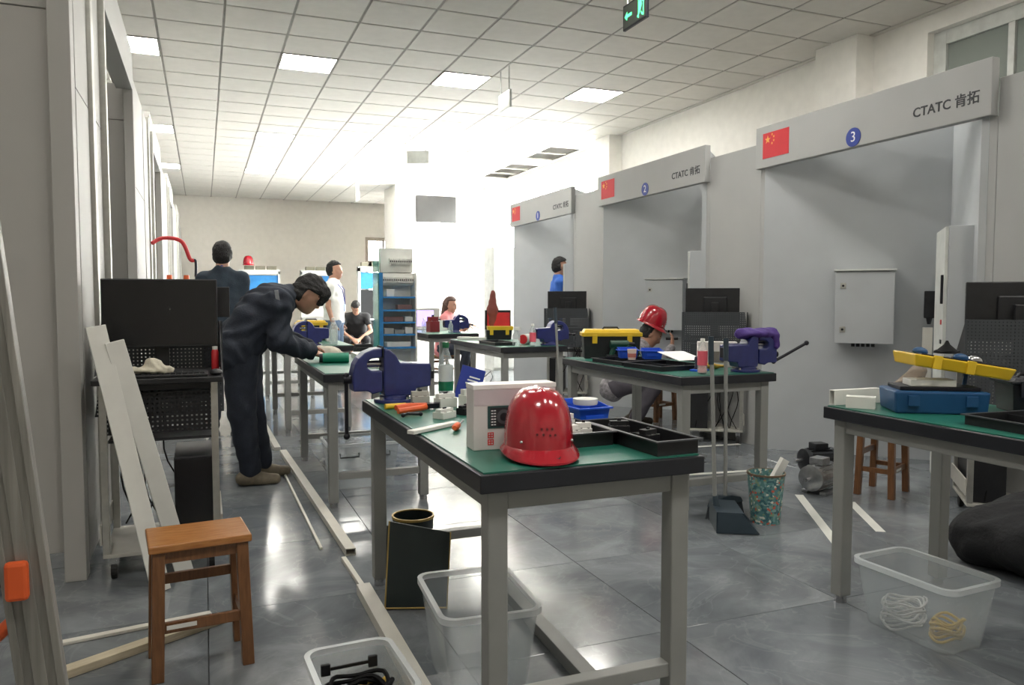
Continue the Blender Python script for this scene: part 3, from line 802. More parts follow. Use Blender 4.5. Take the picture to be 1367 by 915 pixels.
strip('timber_strip', 'thin white strip on the floor behind the wooden stool', 'wood strip', (-.62, 3.06, .0005), (.0, 3.165, .0005), .03, .012, m_pvc)
strip('timber_strip', 'pale wooden batten on the floor behind the wooden stool', 'wood strip', (-.56, 2.745, .0005), (.04, 3.085, .0005), .05, .028, m_pine)
b1 = pz(215, 790); b2 = pz(247, 768)
def lean(lab, pb, ut, vt, yt):
    pt = py(ut, vt, yt)
    return strip('leaning_board', lab, 'board', pb, pt, .075, .014, m_cwhite, 'white boards leaning on the computer cart', up=(.25, -1, .2))
lean('taller white board leaning on the computer cart, left of the other', Vector((b1.x, b1.y, .002)), 127, 436, 3.60)
lean('shorter white board leaning on the computer cart, right of the other', Vector((b2.x, b2.y, .002)), 152, 456, 3.595)

# ------------------------------------------------------------------ ladder at the left edge
def ladder():
    A, B = py(58, 915, 1.8), py(-14, 440, 1.8)
    d = (B-A)/(B.z-A.z); base = A-d*A.z; topz = 1.75
    t = thing('step_ladder', 'grey aluminium step ladder with orange brackets at the left edge', 'ladder', (base.x, base.y, 0))
    m_lad = mat('ladder_aluminium', (140, 138, 132), .45, .15, var=.16, scale=5, stretch=(14, 14, .5))
    def stile(nm, p, q, wd=.085, th=.03):
        p, q = Vector(p), Vector(q); x = (q-p).normalized(); L = (q-p).length
        y = Vector((1, 0, 0)); y = (y-x*x.dot(y)).normalized(); z = x.cross(y)
        mb = MB(); M = Matrix.Identity(4)
        for i, a in enumerate((x, y, z)):
            for j in range(3): M[j][i] = a[j]
        M.translation = p
        for b in ((0, L, -wd/2, wd/2, -th/2, th/2), (0, L, -wd/2, -wd/2+.014, -th/2-.006, -th/2), (0, L, wd/2-.014, wd/2, -th/2-.006, -th/2), (0, L, -.012, .012, -th/2-.005, -th/2)): mb.box(*b, M=M)
        return mb.build(nm, m_lad, t, bevel=.001, seg=1)
    top = Vector((d.x*topz, 0, topz))
    stile('stile', (0, 0, .0), top); stile('stile', (-.52, 0, .0), top+Vector((-.4, 0, 0)))
    stile('rear_stile', (-.04, -.75, 0), top+Vector((-.02, -.09, 0)), .05); stile('rear_stile', (-.5, -.75, 0), top+Vector((-.38, -.09, 0)), .05)
    for k in range(1, 6):
        q = k*.3+.08; x = d.x*q; xl = -.52+(top.x-.4+.52)*q/topz
        MB().box(xl, x-.043, -.03, .05, q-.012, q+.012).build('tread', m_lad, t, bevel=.003)
    MB().box(top.x-.46, top.x+.05, -.12, .06, topz, topz+.03).build('top_cap', m_orange, t, bevel=.006)
    def at(u, v, y=1.775): p = py(u, v, y); return (p.x-base.x, p.y-base.y, p.z)
    c = at(24, 775); MB().box(c[0]-.022, c[0]+.020, c[1]-.016, c[1]+.006, c[2]-.04, c[2]+.04).build('bracket', m_orange, t, bevel=.008)
    a, b = at(28, 820, 1.8), at(-40, 882, 1.8); MB().cyl(a, b, .014, n=10).build('brace', m_orange, t, smooth=True)
    c = at(2, 697, 1.85); MB().box(c[0]-.06, c[0]+.012, c[1]-.01, c[1]+.01, c[2]-.07, c[2]+.07).build('warning_panel', m_redp, t, bevel=.01)
    return t
ladder()

# ------------------------------------------------------------------ clear tubs
def clear_tub(label, loc, rz, w_, d_, h_, handles=False, taper=.03):
    t = thing('clear_tub', label, 'storage tub', loc, rz, 'clear plastic storage tubs')
    n = 6; r = .04
    def ring(w, d, z, rad):
        p = []
        for cx_, cy_, a0 in ((w/2-rad, d/2-rad, 0), (-w/2+rad, d/2-rad, PI/2), (-w/2+rad, -d/2+rad, PI), (w/2-rad, -d/2+rad, 1.5*PI)):
            p += [(cx_+rad*math.cos(a0+k*PI/2/n), cy_+rad*math.sin(a0+k*PI/2/n), z) for k in range(n+1)]
        return p
    th = .003
    rings = [ring(w_-2*taper, d_-2*taper, .0, r), ring(w_, d_, h_-.02, r), ring(w_-2*th, d_-2*th, h_-.02, r), ring(w_-2*taper-2*th, d_-2*taper-2*th, th, r)]
    k = len(rings[0]); vs = [p for g in rings for p in g]; fs = []
    for i in range(3): fs += [(i*k+j, i*k+(j+1) % k, (i+1)*k+(j+1) % k, (i+1)*k+j) for j in range(k)]
    fs += [tuple(range(k))[::-1], tuple(range(3*k, 4*k))]
    MB().add(vs, fs).build('tub_body', m_clear, t, smooth=50)
    rings = [ring(w_-.002, d_-.002, h_-.019, r), ring(w_+.024, d_+.024, h_-.019, r+.01), ring(w_+.024, d_+.024, h_, r+.01), ring(w_-.008, d_-.008, h_, r)]
    vs = [p for g in rings for p in g]; fs = []
    for i in range(4): fs += [(i*k+j, i*k+(j+1) % k, ((i+1) % 4)*k+(j+1) % k, ((i+1) % 4)*k+j) for j in range(k)]
    MB().add(vs, fs).build('rim', mat('clear_rim', (224, 230, 232), .25, var=.02, alpha=.5), t, smooth=40)
    if handles:
        for x in (-.1, .1):
            MB().tube([(x-.06, -d_/2-.004, h_-.06), (x-.06, -d_/2-.012, h_-.085), (x+.06, -d_/2-.012, h_-.085), (x+.06, -d_/2-.004, h_-.06)], .005, 6).build('handle', m_black, t)
    return t
def coil(name, label, loc, R, r, turns, mt, cat='cable', seed=0, hgt=.05):
    rnd = random.Random(seed); pts = []
    for i in range(turns*22):
        a = 2*PI*i/22; q = 1+.12*math.sin(i*.37+seed)+rnd.uniform(-.03, .03)
        pts.append((R*q*math.cos(a), R*.75*q*math.sin(a), r+hgt*(i/(turns*22))+.008*math.sin(i*.9)))
    o = MB().tube(pts, r, 6).build(name, mt, None, smooth=True, loc=loc)
    return tag(o, label, cat)
clear_tub('large empty clear tub under the nearest workbench', (.80, 2.31, 0), math.radians(-4), .30, .40, .29)
clear_tub('small clear tub with black and yellow cables at the bottom edge', (.385, 2.10, 0), math.radians(3), .24, .34, .2, handles=False)
for x in (-.07, .07): MB().box(x-.014, x+.014, .135, .147, .13, .165).build('latch', m_black, bpy.data.objects['clear_tub.001'], bevel=.003)
MB().box(-.06, .06, .139, .147, .142, .152).build('handle', m_black, bpy.data.objects['clear_tub.001'], bevel=.002)
coil('cable_coil', 'coil of thick black cable in the small clear tub', (.375, 2.07, .006), .082, .0065, 14, m_cable, seed=1, hgt=.17)
coil('cable_coil', 'coil of yellow cable in the small clear tub', (.435, 2.15, .004), .035, .005, 9, m_cabley, seed=2, hgt=.13)
clear_tub('clear tub of cable coils under the right workbench', (2.44, 2.02, 0), math.radians(3), .27, .40, .245)
coil('cable_coil', 'coil of white cable in the clear tub on the right', (2.425, 2.09, .006), .078, .004, 10, m_cablew, seed=3, hgt=.09)
coil('cable_coil', 'coil of tan cable in the clear tub on the right', (2.46, 1.935, .006), .058, .005, 6, m_cabley, seed=4, hgt=.075)
clear_tub('clear tub with black handles under the second left workbench', (.95, 5.12, 0), 0, .46, .36, .3, handles=True)
m_lbl = mat('label_ink', (60, 60, 62), .6)

# ------------------------------------------------------------------ dark green bin and board under the nearest bench
t = thing('waste_bin', 'dark round bin with gold rim under the nearest workbench', 'bin', (.79, 3.085, 0))
MB().shell([(.07, .0), (.085, .33), (.081, .33), (.066, .006)], 32).build('wall', m_leaf, t, smooth=True)
MB().lathe([(.069, .001), (.069, .005)], 32).build('bottom', m_leaf, t)
MB().shell([(.081, .325), (.088, .325), (.088, .335), (.081, .335)], 32).build('rim', m_brass, t, smooth=True)
t = thing('document_folder', 'dark green folder with gold edges leaning in front of the round bin', 'folder', (.76, 2.93, 0))
t.rotation_euler = (math.radians(-7), 0, math.radians(-20))
MB().prism([(-.12, 0), (.12, 0), (.135, .30), (-.105, .345)], -.016, -.008).build('cover', m_leaf, t, bevel=.002)
MB().prism([(-.125, 0), (.115, 0), (.12, .30), (-.12, .325)], .006, .014).build('cover', m_leaf, t, bevel=.002)
MB().prism([(-.118, .003), (.112, .003), (.118, .295), (-.11, .325)], -.007, .005).build('pages', m_brass, t)
MB().cyl((-.121, -.012, .0), (-.106, -.012, .345), .0045, n=8).build('gold_edge', m_brass, t); MB().cyl((-.119, -.0185, .006), (.119, -.0185, .006), .003, n=8).build('gold_edge', m_brass, t)
MB().cyl((.121, -.012, .0), (.136, -.012, .30), .0035, n=8).build('gold_edge', m_brass, t)
# ------------------------------------------------------------------ things on the nearest bench
t = thing('multimeter_box', 'white cardboard multimeter box behind the red helmet', 'box', (.70, 2.045, BH), math.radians(-3))
W_, D_, H_ = .25, .075, .186
MB().box(0, W_, 0, D_, 0, H_).build('carton', m_card, t, bevel=.002)
MB().box(-.001, W_+.001, -.001, D_+.001, H_-.012, H_+.001).build('lid_edge', mat('box_bright', (236, 234, 232), .5), t, bevel=.001)
pr = MB().box(.042, .236, -.0012, 0, .062, .126).build('printed_picture', mat('print_teal', (48, 84, 82), .4), t)
MB().box(.049, .23, -.0018, -.0012, .067, .121).build('printed_meter', mat('print_dark', (48, 50, 54), .4), pr)
dm = MB().lathe([(.021, 0), (.021, .0005)], 24).build('printed_dial', mat('print_dial', (86, 88, 92), .4), pr); dm.matrix_local = frame((.09, -.0019, .094), (1, 0, 0), (0, 0, 1))
dm = MB().lathe([(.012, 0), (.012, .0005)], 20).build('printed_knob', mat('print_knob', (40, 40, 44), .4), pr); dm.matrix_local = frame((.09, -.0025, .094), (1, 0, 0), (0, 0, 1))
MB().box(.165, .222, -.0023, -.0018, .078, .112).build('printed_display', mat('print_lcd', (150, 158, 150), .4), pr)
pm = MB()
for i in range(6):
    for x in (.052, .06, .12, .13, .15): pm.box(x, x+.006, -.0023, -.0018, .071+.008*i, .074+.008*i)
tag(pm.build('printed_scale', m_inkw, pr), kind='stuff')
rm = MB()
for z in (.014, .034):
    for b in ((.0, .018, 0, .003), (0, .018, .014, .017), (0, .003, .003, .014), (.015, .018, .003, .014), (.0075, .0105, .003, .014), (.003, .015, .007, .01)): rm.box(.042+b[0], .042+b[1], -.0006, 0, z+b[2], z+b[3])
rm.build('printed_characters', m_inkr, t)
MB().box(.002, W_-.002, -.0006, 0, .128, H_-.013).build('printed_band', mat('print_band', (196, 186, 190), .5), t)

def tray(label, loc, rz, w_, d_, h_, cells=(2, 2), mt=m_black):
    t = thing('parts_tray', label, 'tray', loc, rz, 'black plastic parts trays')
    q = .004
    mb = MB().box(-w_/2, w_/2, -d_/2, d_/2, 0, q)
    for a in ((-w_/2, w_/2, -d_/2, -d_/2+q), (-w_/2, w_/2, d_/2-q, d_/2), (-w_/2, -w_/2+q, -d_/2+q, d_/2-q), (w_/2-q, w_/2, -d_/2+q, d_/2-q)): mb.box(*a, q, h_)
    mb.build('tray_body', mt, t)
    l = MB()
    for a in ((-w_/2-.01, w_/2+.01, -d_/2-.01, -d_/2+.001), (-w_/2-.01, w_/2+.01, d_/2-.001, d_/2+.01), (-w_/2-.01, -w_/2+.001, -d_/2, d_/2), (w_/2-.001, w_/2+.01, -d_/2, d_/2)): l.box(*a, h_-.003, h_+.001)
    l.build('lip', mat('tray_lip', (70, 72, 76), .3), t)
    for i in range(1, cells[0]): x = -w_/2+w_*i/cells[0]; MB().box(x-.002, x+.002, -d_/2+q, d_/2-q, q, h_*.8).build('divider', mt, t)
    for i in range(1, cells[1]): y = -d_/2+d_*i/cells[1]; MB().box(-w_/2+q, w_/2-q, y-.002, y+.002, q, h_*.75).build('divider', mt, t)
    return t
tray('black parts tray at the right corner of the nearest bench', (1.20, 1.985, BH), math.radians(2), .135, .40, .042, (1, 2))
tray('black parts tray directly behind the red helmet', (1.04, 2.16, BH), math.radians(2), .135, .36, .042, (1, 2))
def part_block(label, loc, rz, s, mt=None, cat='component'):
    """small modular electrical block: housing, terminals, lever"""
    t = thing('electrical_component', label, cat, loc, rz, 'loose electrical components')
    x, y, z = s
    MB().box(-x/2, x/2, -y/2, y/2, 0, z*.7).build('housing', mt or m_cwhite, t, bevel=.0015)
    MB().box(-x/2*.98, x/2*.98, -y/4, y/4, z*.7, z).build('raised_face', mt or m_cwhite, t, bevel=.001)
    for i in (-1, 1): MB().cyl((i*x/4, -y*.38, z*.68), (i*x/4, -y*.38, z*.73), min(x, y)*.12, n=8).build('terminal', m_chrome, t)
    MB().box(-x*.1, x*.1, -y*.06, y*.06, z, z*1.12).build('lever', m_vdark, t)
    return t
part_block('white component in the tray just right of the helmet', (1.005, 2.05, BH+.005), .2, (.05, .04, .05))
part_block('white component beside the blue bin', (1.06, 2.07, BH+.005), -.2, (.045, .04, .052))
part_block('small white switch in the middle of the rear tray', (1.075, 2.2, BH+.005), .1, (.028, .03, .06))
part_block('black contactor in the middle of the right tray', (1.2, 1.93, BH+.005), .3, (.05, .05, .045), m_black)
part_block('black relay at the far end of the right tray', (1.2, 2.1, BH+.005), -.3, (.06, .05, .045), m_black)

def blue_bin(label, loc, rz, w_=.1, d_=.13, h_=.075, mt=None):
    t = thing('parts_bin', label, 'parts bin', loc, rz, 'blue stackable parts bins')
    mt = mt or m_blue; q = .003
    mb = MB().box(-w_/2*.85, w_/2*.85, -d_/2*.85, d_/2*.9, 0, q)
    def side(a, b, c, d): mb.add([a, b, c, d]+[tuple(Vector(p)*.965+Vector((0, 0, .002))) for p in (a, b, c, d)], [(0, 1, 2, 3), (7, 6, 5, 4), (0, 4, 5, 1), (1, 5, 6, 2), (2, 6, 7, 3), (3, 7, 4, 0)])
    x0, x1, y0, y1 = w_/2*.85, w_/2, d_/2*.85, d_/2
    side((-x0, -y0, 0), (x0, -y0, 0), (x1, -y1, h_*.8), (-x1, -y1, h_*.8)); side((x0, y0, 0), (-x0, y0, 0), (-x1, y1, h_), (x1, y1, h_))
    side((-x0, y0, 0), (-x0, -y0, 0), (-x1, -y1, h_*.8), (-x1, y1, h_)); side((x0, -y0, 0), (x0, y0, 0), (x1, y1, h_), (x1, -y1, h_*.8))
    mb.build('bin_body', mt, t)
    MB().box(-x1-.008, x1+.008, -y1-.008, -y1+.002, h_*.8-.006, h_*.8).build('front_lip', mt, t, bevel=.001)
    for s_ in (-1, 1): MB().box(s_*(x1+.004)-.005, s_*(x1+.004)+.005, -y1, y1, h_*.8-.006, h_*.8).build('side_lip', mt, t, bevel=.001)
    MB().box(-x1*.6, x1*.6, -y1*.98-.002, -y1*.95, h_*.25, h_*.5).build('label_holder', mt, t)
    return t
blue_bin('blue parts bin with a white lid behind the red helmet', (1.19, 2.31, BH), .05, .115, .13, .09)
o = tag(MB().lathe([(.022, 0), (.04, 0), (.042, .006), (.042, .02), (.022, .02)], 28).build('tape_roll', m_cwhite, None, smooth=40, loc=(1.19, 2.31, BH+.075)), 'white tape roll lying in the blue bin behind the helmet', 'tape roll')

def bottle(label, loc, H=.235, r=.031, band=None, cap=None, fill=None, group='plastic drink bottles'):
    t = thing('drink_bottle', label, 'bottle', loc, random.uniform(0, 6), group)
    MB().lathe([(r*.7, 0), (r, .006), (r, .03), (r*.93, .035), (r, .04), (r, H*.62), (r*.9, H*.7), (r*.5, H*.85), (r*.4, H*.88), (r*.4, H*.93)], 24).build('bottle_body', m_bottle, t, smooth=True)
    MB().lathe([(r*.46, H*.92), (r*.46, H), (r*.4, H+.004)], 18).build('cap', cap or m_cwhite, t, smooth=True)
    if band:
        for i, (a, b, mt) in enumerate(band): MB().shell([(r*1.005, H*a), (r*1.02, H*a), (r*1.02, H*b), (r*1.005, H*b)], 24).build('label_band', mt, t, smooth=True)
    if fill: MB().lathe([(r*.66, .004), (r*.93, .01), (r*.93, H*fill[0])], 20).build('liquid', fill[1], t, smooth=True)
    return t
m_gl = mat('label_green', (24, 120, 84), .4); m_wl = mat('label_white', (210, 216, 214), .4); m_gcap = mat('cap_green', (20, 100, 60), .4); m_pl = mat('label_pink', (226, 96, 112), .4)
bottle('water bottle with green cap and green and white label beside the large vise', (.945, 3.12, BH), .245, .031, [(.18, .34, m_gl), (.34, .62, m_wl)], m_gcap)
# small tools between the vise and the box
t = thing('wire_stripper', 'orange and yellow handled wire stripper in front of the large vise', 'pliers', (.715, 2.85, BH), .35)
MB().tube([(-.05, .01, .02), (.0, .016, .022), (.05, .008, .02), (.085, .0, .018)], .011, 8).build('grip', m_orange, t, smooth=True)
MB().tube([(-.06, -.02, .012), (-.01, -.024, .014), (.045, -.016, .014), (.085, .0, .014)], .011, 8).build('grip', m_orange, t, smooth=True)
MB().prism([(.08, -.014), (.13, -.02), (.15, 0), (.13, .02), (.08, .014)], .006, .026, 'xy').build('jaw', m_vdark, t, bevel=.002)
MB().cyl((.09, 0, .004), (.09, 0, .03), .009).build('pivot', m_chrome, t)
t = thing('marker_pen', 'yellow marker lying behind the orange wire stripper', 'pen', (.70, 2.95, BH), .1)
MB().cyl((-.055, 0, .012), (.03, 0, .012), .011).build('barrel', m_yel, t, smooth=True); MB().cyl((.03, 0, .012), (.062, 0, .012), .0115).build('cap', m_vdark, t, smooth=True)
t = thing('wire_stripper', 'black levered cutter lying in front of the wire stripper', 'pliers', (.70, 2.74, BH), .1)
MB().tube([(-.035, -.008, .008), (-.01, .012, .01), (.03, -.006, .008)], .006, 8).build('grip', m_black, t, smooth=True); MB().sphere((-.037, -.008, .008), .008).build('jaw', m_vdark, t); MB().sphere((.032, -.006, .008), .008).build('jaw', m_vdark, t)
for i, (lab, p, rz, s, mt) in enumerate((
    ('grey white socket box beside the wire stripper', (.80, 2.66, BH), .6, (.075, .05, .035), m_cwhite),
    ('tall white switch plate near the bottle', (.885, 2.93, BH), .3, (.08, .05, .055), m_cwhite),
    ('wide grey breaker block behind the wire stripper', (.80, 3.0, BH), -.1, (.07, .06, .06), m_pvc2),
    ('white breaker block with black face right of the bottle', (.98, 2.88, BH), .2, (.09, .06, .075), m_cwhite),
    ('white breaker block stacked behind the multimeter box', (.96, 2.62, BH), .05, (.1, .06, .095), m_cwhite),
    ('dark terminal block left of the multimeter box', (.90, 2.72, BH), .5, (.06, .04, .035), m_vdark),
    ('white contactor tight against the multimeter box', (.88, 2.45, BH), .1, (.05, .06, .065), m_cwhite),
    ('black breaker standing against the multimeter box', (.815, 2.36, BH), .1, (.03, .05, .07), m_black))):
    part_block(lab, p, rz, s, mt)
t = thing('screwdriver', 'orange tipped screwdriver beside the multimeter box', 'screwdriver', (.775, 2.42, BH), -.5)
MB().lathe([(.006, 0), (.011, .006), (.012, .05), (.007, .06)], 12, M=Matrix.Rotation(PI/2, 4, 'X') @ Matrix.Translation((0, .013, 0))).build('grip', m_orange, t, smooth=True)
MB().cyl((0, 0, .013), (0, .09, .013), .003).build('shaft', m_chrome, t, smooth=True)
strip('trunking_strip', 'white trunking offcut lying across the edge of the nearest bench', 'trunking', (.60, 2.37, BH+.001), (.79, 2.50, BH+.001), .03, .012, m_cwhite)
t = thing('booklet', 'blue booklet with white print propped upright behind the multimeter box', 'booklet', (.98, 2.98, BH), math.radians(-15))
t.rotation_euler = (math.radians(-8), math.radians(17), math.radians(-12))
MB().box(-.05, .05, -.004, .004, .02, .155).build('cover', m_bluecloth, t, bevel=.001)
lm = MB()
for k in range(3): lm.box(-.01-.005*k, .035-.006*k, -.0048, -.004, .112-.014*k, .118-.014*k)
lm.lathe([(.014, 0), (.014, .0008)], 18, M=frame((.01, -.004, .05), (1, 0, 0), (0, 0, 1))); lm.build('printed_lines', m_inkw, t)
MB().tube([(.05, 0, .13), (.07, 0, .16), (.085, .0, .14), (.075, 0, .1), (.072, 0, .06)], .0018, 6).build('hanging_cord', m_vdark, t)

# ------------------------------------------------------------------ things on the second right bench
def toolbox(label, loc, rz, w_, d_, h_, body, lid, lidh=.04, open_=False):
    t = thing('toolbox', label, 'toolbox', loc, rz, 'plastic toolboxes')
    MB().frus(-w_/2+.012, w_/2-.012, -d_/2+.01, d_/2-.01, 0, h_, -.008).build('body', body, t, bevel=.004)
    for s_ in (-1, 1):
        lt_ = MB().box(s_*w_*.3-.018, s_*w_*.3+.018, -d_/2-.012, -d_/2-.002, h_-.05, h_+.012).build('latch', lid if lid is not body else m_black, t, bevel=.002)
    if not open_:
        l = MB().box(-w_/2-.008, w_/2+.008, -d_/2-.008, d_/2+.008, h_, h_+lidh*.55).frus(-w_/2+.006, w_/2-.006, -d_/2+.004, d_/2-.004, h_+lidh*.55, h_+lidh, .012).build('lid', lid, t, bevel=.003)
        MB().tube([(-.06, 0, h_+lidh-.004), (-.05, 0, h_+lidh+.012), (.05, 0, h_+lidh+.012), (.06, 0, h_+lidh-.004)], .007, 8).build('handle', m_black, l)
    return t
tb = toolbox('black toolbox with yellow lid on the bench before the crouching worker', (2.77, 4.98, BH), math.radians(-22), .42, .2, .16, m_black, m_yel, .05)
dg_ = mat('drill_green', (22, 66, 52), .45)
t = thing('power_drill', 'dark green power tool leaning on the black toolbox', 'power tool', (2.78, 4.82, BH+.002), math.radians(-18))
MB().cyl((-.09, 0, .105), (.04, 0, .105), .028, n=14).build('motor_housing', dg_, t, smooth=True); MB().cyl((.04, 0, .105), (.085, 0, .105), .018, .012, 12).build('chuck', m_vdark, t, smooth=True)
MB().tube([(-.06, 0, .09), (-.075, 0, .045), (-.085, 0, .01)], .019, 10).build('grip', dg_, t, smooth=True)
MB().box(-.12, -.05, -.025, .025, 0, .03).build('battery', m_black, t, bevel=.004)
MB().tube([(-.02, -.03, .05), (.04, -.035, .1), (.1, -.03, .07), (.14, -.03, .0)], .004, 6).build('cable', dg_, t)
blue_bin('left of the two blue parts bins before the crouching worker', (2.68, 4.58, BH+.03), math.radians(-20), .13, .1, .07)
blue_bin('right of the two blue parts bins before the crouching worker', (2.79, 4.45, BH+.03), math.radians(-20), .13, .1, .07)
o = thing('paper_cup', 'small printed paper cup in front of the two blue bins', 'cup', (2.62, 4.42, BH+.03))
MB().shell([(.024, 0), (.031, .07), (.029, .07), (.022, .003)], 20).build('cup_wall', mat('paper_cup', (224, 206, 198), .6), o, smooth=True)
MB().lathe([(.0225, .001), (.0225, .003)], 20).build('cup_bottom', m_card, o)
MB().shell([(.0265, .016), (.0272, .016), (.0292, .042), (.0285, .042)], 20).build('print_band', mat('cup_print', (196, 120, 110), .6), o, smooth=True)
tray('left black parts tray on the bench before the crouching worker', (2.66, 4.52, BH), math.radians(4), .36, .36, .028, (2, 1), m_edge)
tray('right black parts tray on the bench before the crouching worker', (2.66, 4.1, BH), math.radians(6), .34, .38, .03, (2, 2), m_edge)
o = tag(MB().prism([(-.12, -.09), (.12, -.1), (.13, .08), (-.11, .1)], 0, .003, 'xy').build('paper_sheet', m_inkw, None, loc=(2.86, 4.22, BH+.062), rot=(math.radians(14), 0, .3)), 'white paper sheet sloping behind the black tray', 'paper')
t = thing('clamp_plug', 'dark blue industrial plug standing left of the pink bottle', 'plug', (2.75, 3.85, BH), .3)
MB().lathe([(.035, 0), (.037, .012), (.03, .03), (.028, .06), (.034, .066), (.03, .085), (.012, .094)], 20).build('plug_body', mat('plug_navy', (28, 34, 62), .5), t, smooth=True)
MB().box(-.06, .05, -.03, .03, 0, .012).build('plug_base', m_blue, t, bevel=.003)
bottle('drink bottle with pink label on the bench left of the purple cloth', (2.66, 3.70, BH), .20, .0285, [(.25, .66, m_pl)], m_cwhite, (.66, mat('pink_drink', (236, 170, 170), .2)))
t = thing('work_gloves', 'yellow work gloves behind the pink bottle', 'gloves', (2.86, 3.93, BH+.004), 0)
sdf_obj('glove_cloth', [('e', (0, 0, .018), (.06, .04, .018), np.eye(3), .02, 0), ('c', (.05, .01, .014), (.11, .0, .012), .014, .009, .01, 0), ('c', (.05, -.01, .012), (.105, -.03, .012), .012, .008, .01, 0), ('c', (-.03, .03, .014), (.02, .065, .012), .013, .009, .01, 0)], .005, mat('glove_yellow', (206, 168, 70), .8), t, wrinkle=.003, wf=90)
t = thing('carton', 'pale printed carton between the pink bottle and the draped vise', 'box', (3.02, 4.05, BH), math.radians(-30))
MB().box(-.12, .12, -.04, .04, 0, .16).build('carton_body', m_card, t, bevel=.002); MB().box(-.05, .04, -.0412, -.04, .03, .1).build('printed_picture', mat('print_grey', (120, 116, 112), .5), t)
# purple cloth over the vise
t = thing('purple_cloth', 'purple cloth draped over the blue vise by the booth', 'cloth', (2.98, 3.72, BH), PI-.12)
sdf_obj('cloth', [('c', (-.16, 0, .222), (.03, 0, .222), .035, .03, .03, 0), ('e', (-.06, 0, .226), (.125, .075, .028), np.eye(3), .02, 0), ('c', (-.145, -.055, .225), (-.15, -.062, .13), .03, .02, .02, 0), ('c', (-.06, -.062, .225), (-.05, -.07, .175), .022, .014, .02, 0), ('c', (-.17, .03, .22), (-.175, .05, .15), .03, .02, .02, 0)],
        .008, m_purple, t, wrinkle=.006, wf=60)

# ------------------------------------------------------------------ things on the right bench
for k, (p0, p1, w_, h_, lab) in enumerate((((2.37, 2.34, BH+.001), (2.44, 2.26, BH+.001), .06, .045, 'white terminal trunking lying left of the blue toolbox'), ((2.36, 2.405, BH+.001), (2.6, 2.40, BH+.001), .03, .06, 'white trunking standing at the far edge of the right bench'))):
    strip('trunking_strip', lab, 'trunking', p0, p1, w_, h_, m_cwhite, hollow=True)
t = thing('toolbox', 'open blue toolbox with a tilted yellow tray on the right bench', 'toolbox', (2.60, 2.14, BH), math.radians(-32), 'plastic toolboxes')
MB().frus(-.16, .16, -.1, .1, 0, .085, -.006).build('body', m_tblue, t, bevel=.008)
for x in (-.1, .1): MB().box(x-.02, x+.02, -.116, -.104, .03, .07).build('latch', m_tblue, t, bevel=.002)
tr = MB()
tr.frus(-.17, .17, -.1, .1, 0, .045, -.012)
y_ = tr.build('yellow_tray', m_yel, t, bevel=.006); y_.location = (.06, .0, .155); y_.rotation_euler = (0, math.radians(9), .08)
MB().box(-.15, .15, -.085, .085, .044, .05).build('tray_liner', m_vdark, y_, bevel=.003)
for x in (-.1, .02): MB().box(x-.015, x+.015, -.118, -.106, .0, .05).build('tray_clip', m_yel, y_, bevel=.002)
for q in ((-.13, -.02), (.03, .0), (.1, .04)): MB().sphere((q[0], q[1], .055), .02, 10, 6, (.03, .02, .018)).build('fitting', m_tblue if q[0] < .05 else m_chrome, y_, smooth=True)
MB().box(-.14, .14, -.08, .08, .0855, .10).build('inner_tray', m_vdark, t, bevel=.003)
MB().box(-.1, .06, -.07, .03, .1005, .125).build('paper_stack', m_cwhite, t, bevel=.002)
MB().tube([(.12, .03, .086), (.13, .04, .13), (.13, .05, .19)], .008, 6).build('hinge_arm', m_tblue, t)
t = thing('cable_heap', 'heap of black cable on top of the yellow tray', 'cable', (2.745, 2.20, BH+.215), 0)
MB().lathe([(.05, 0), (.032, .016), (.012, .034), (.004, .05)], 16).build('heap', m_cable, t, smooth=True)
MB().tube([(.045*math.cos(a), .04*math.sin(a), .006+.002*math.sin(a*5)) for a in [i*PI/12 for i in range(24)]], .005, 6, closed=True).build('loop', m_cable, t)
t = toolbox('black tool case right of the blue toolbox', (2.95, 1.99, BH), math.radians(-30), .22, .16, .11, m_black, m_edge, .02)
tray('black parts tray at the right edge of the picture', (2.60, 1.70, BH), math.radians(-4), .38, .30, .035, (2, 1))
blue_bin('small blue parts bin at the right edge of the picture', (2.80, 1.83, BH+.004), math.radians(-30), .08, .08, .06)
t = thing('carton', 'white carton standing at the right edge of the picture', 'box', (2.94, 1.82, BH), math.radians(-30))
MB().box(-.06, .06, -.03, .03, 0, .17).build('carton_body', m_card, t, bevel=.002); MB().box(-.061, .061, -.031, .031, .15, .172).build('carton_lid', mat('box_bright', (236, 234, 232), .5), t, bevel=.001)
o = thing('cloth_bag', 'brown grey cloth sack behind the blue toolbox', 'sack', (2.70, 2.34, BH))
sdf_obj('sack_cloth', [('e', (0, 0, .05), (.085, .05, .05), np.eye(3), .02, 0), ('c', (0, 0, .06), (.05, .0, .125), .045, .03, .03, 0), ('c', (.05, 0, .12), (.085, .0, .135), .025, .015, .02, 0)], .008, mat('sack_brown', (128, 116, 104), .85, bump=.3), o, wrinkle=.004, wf=70)

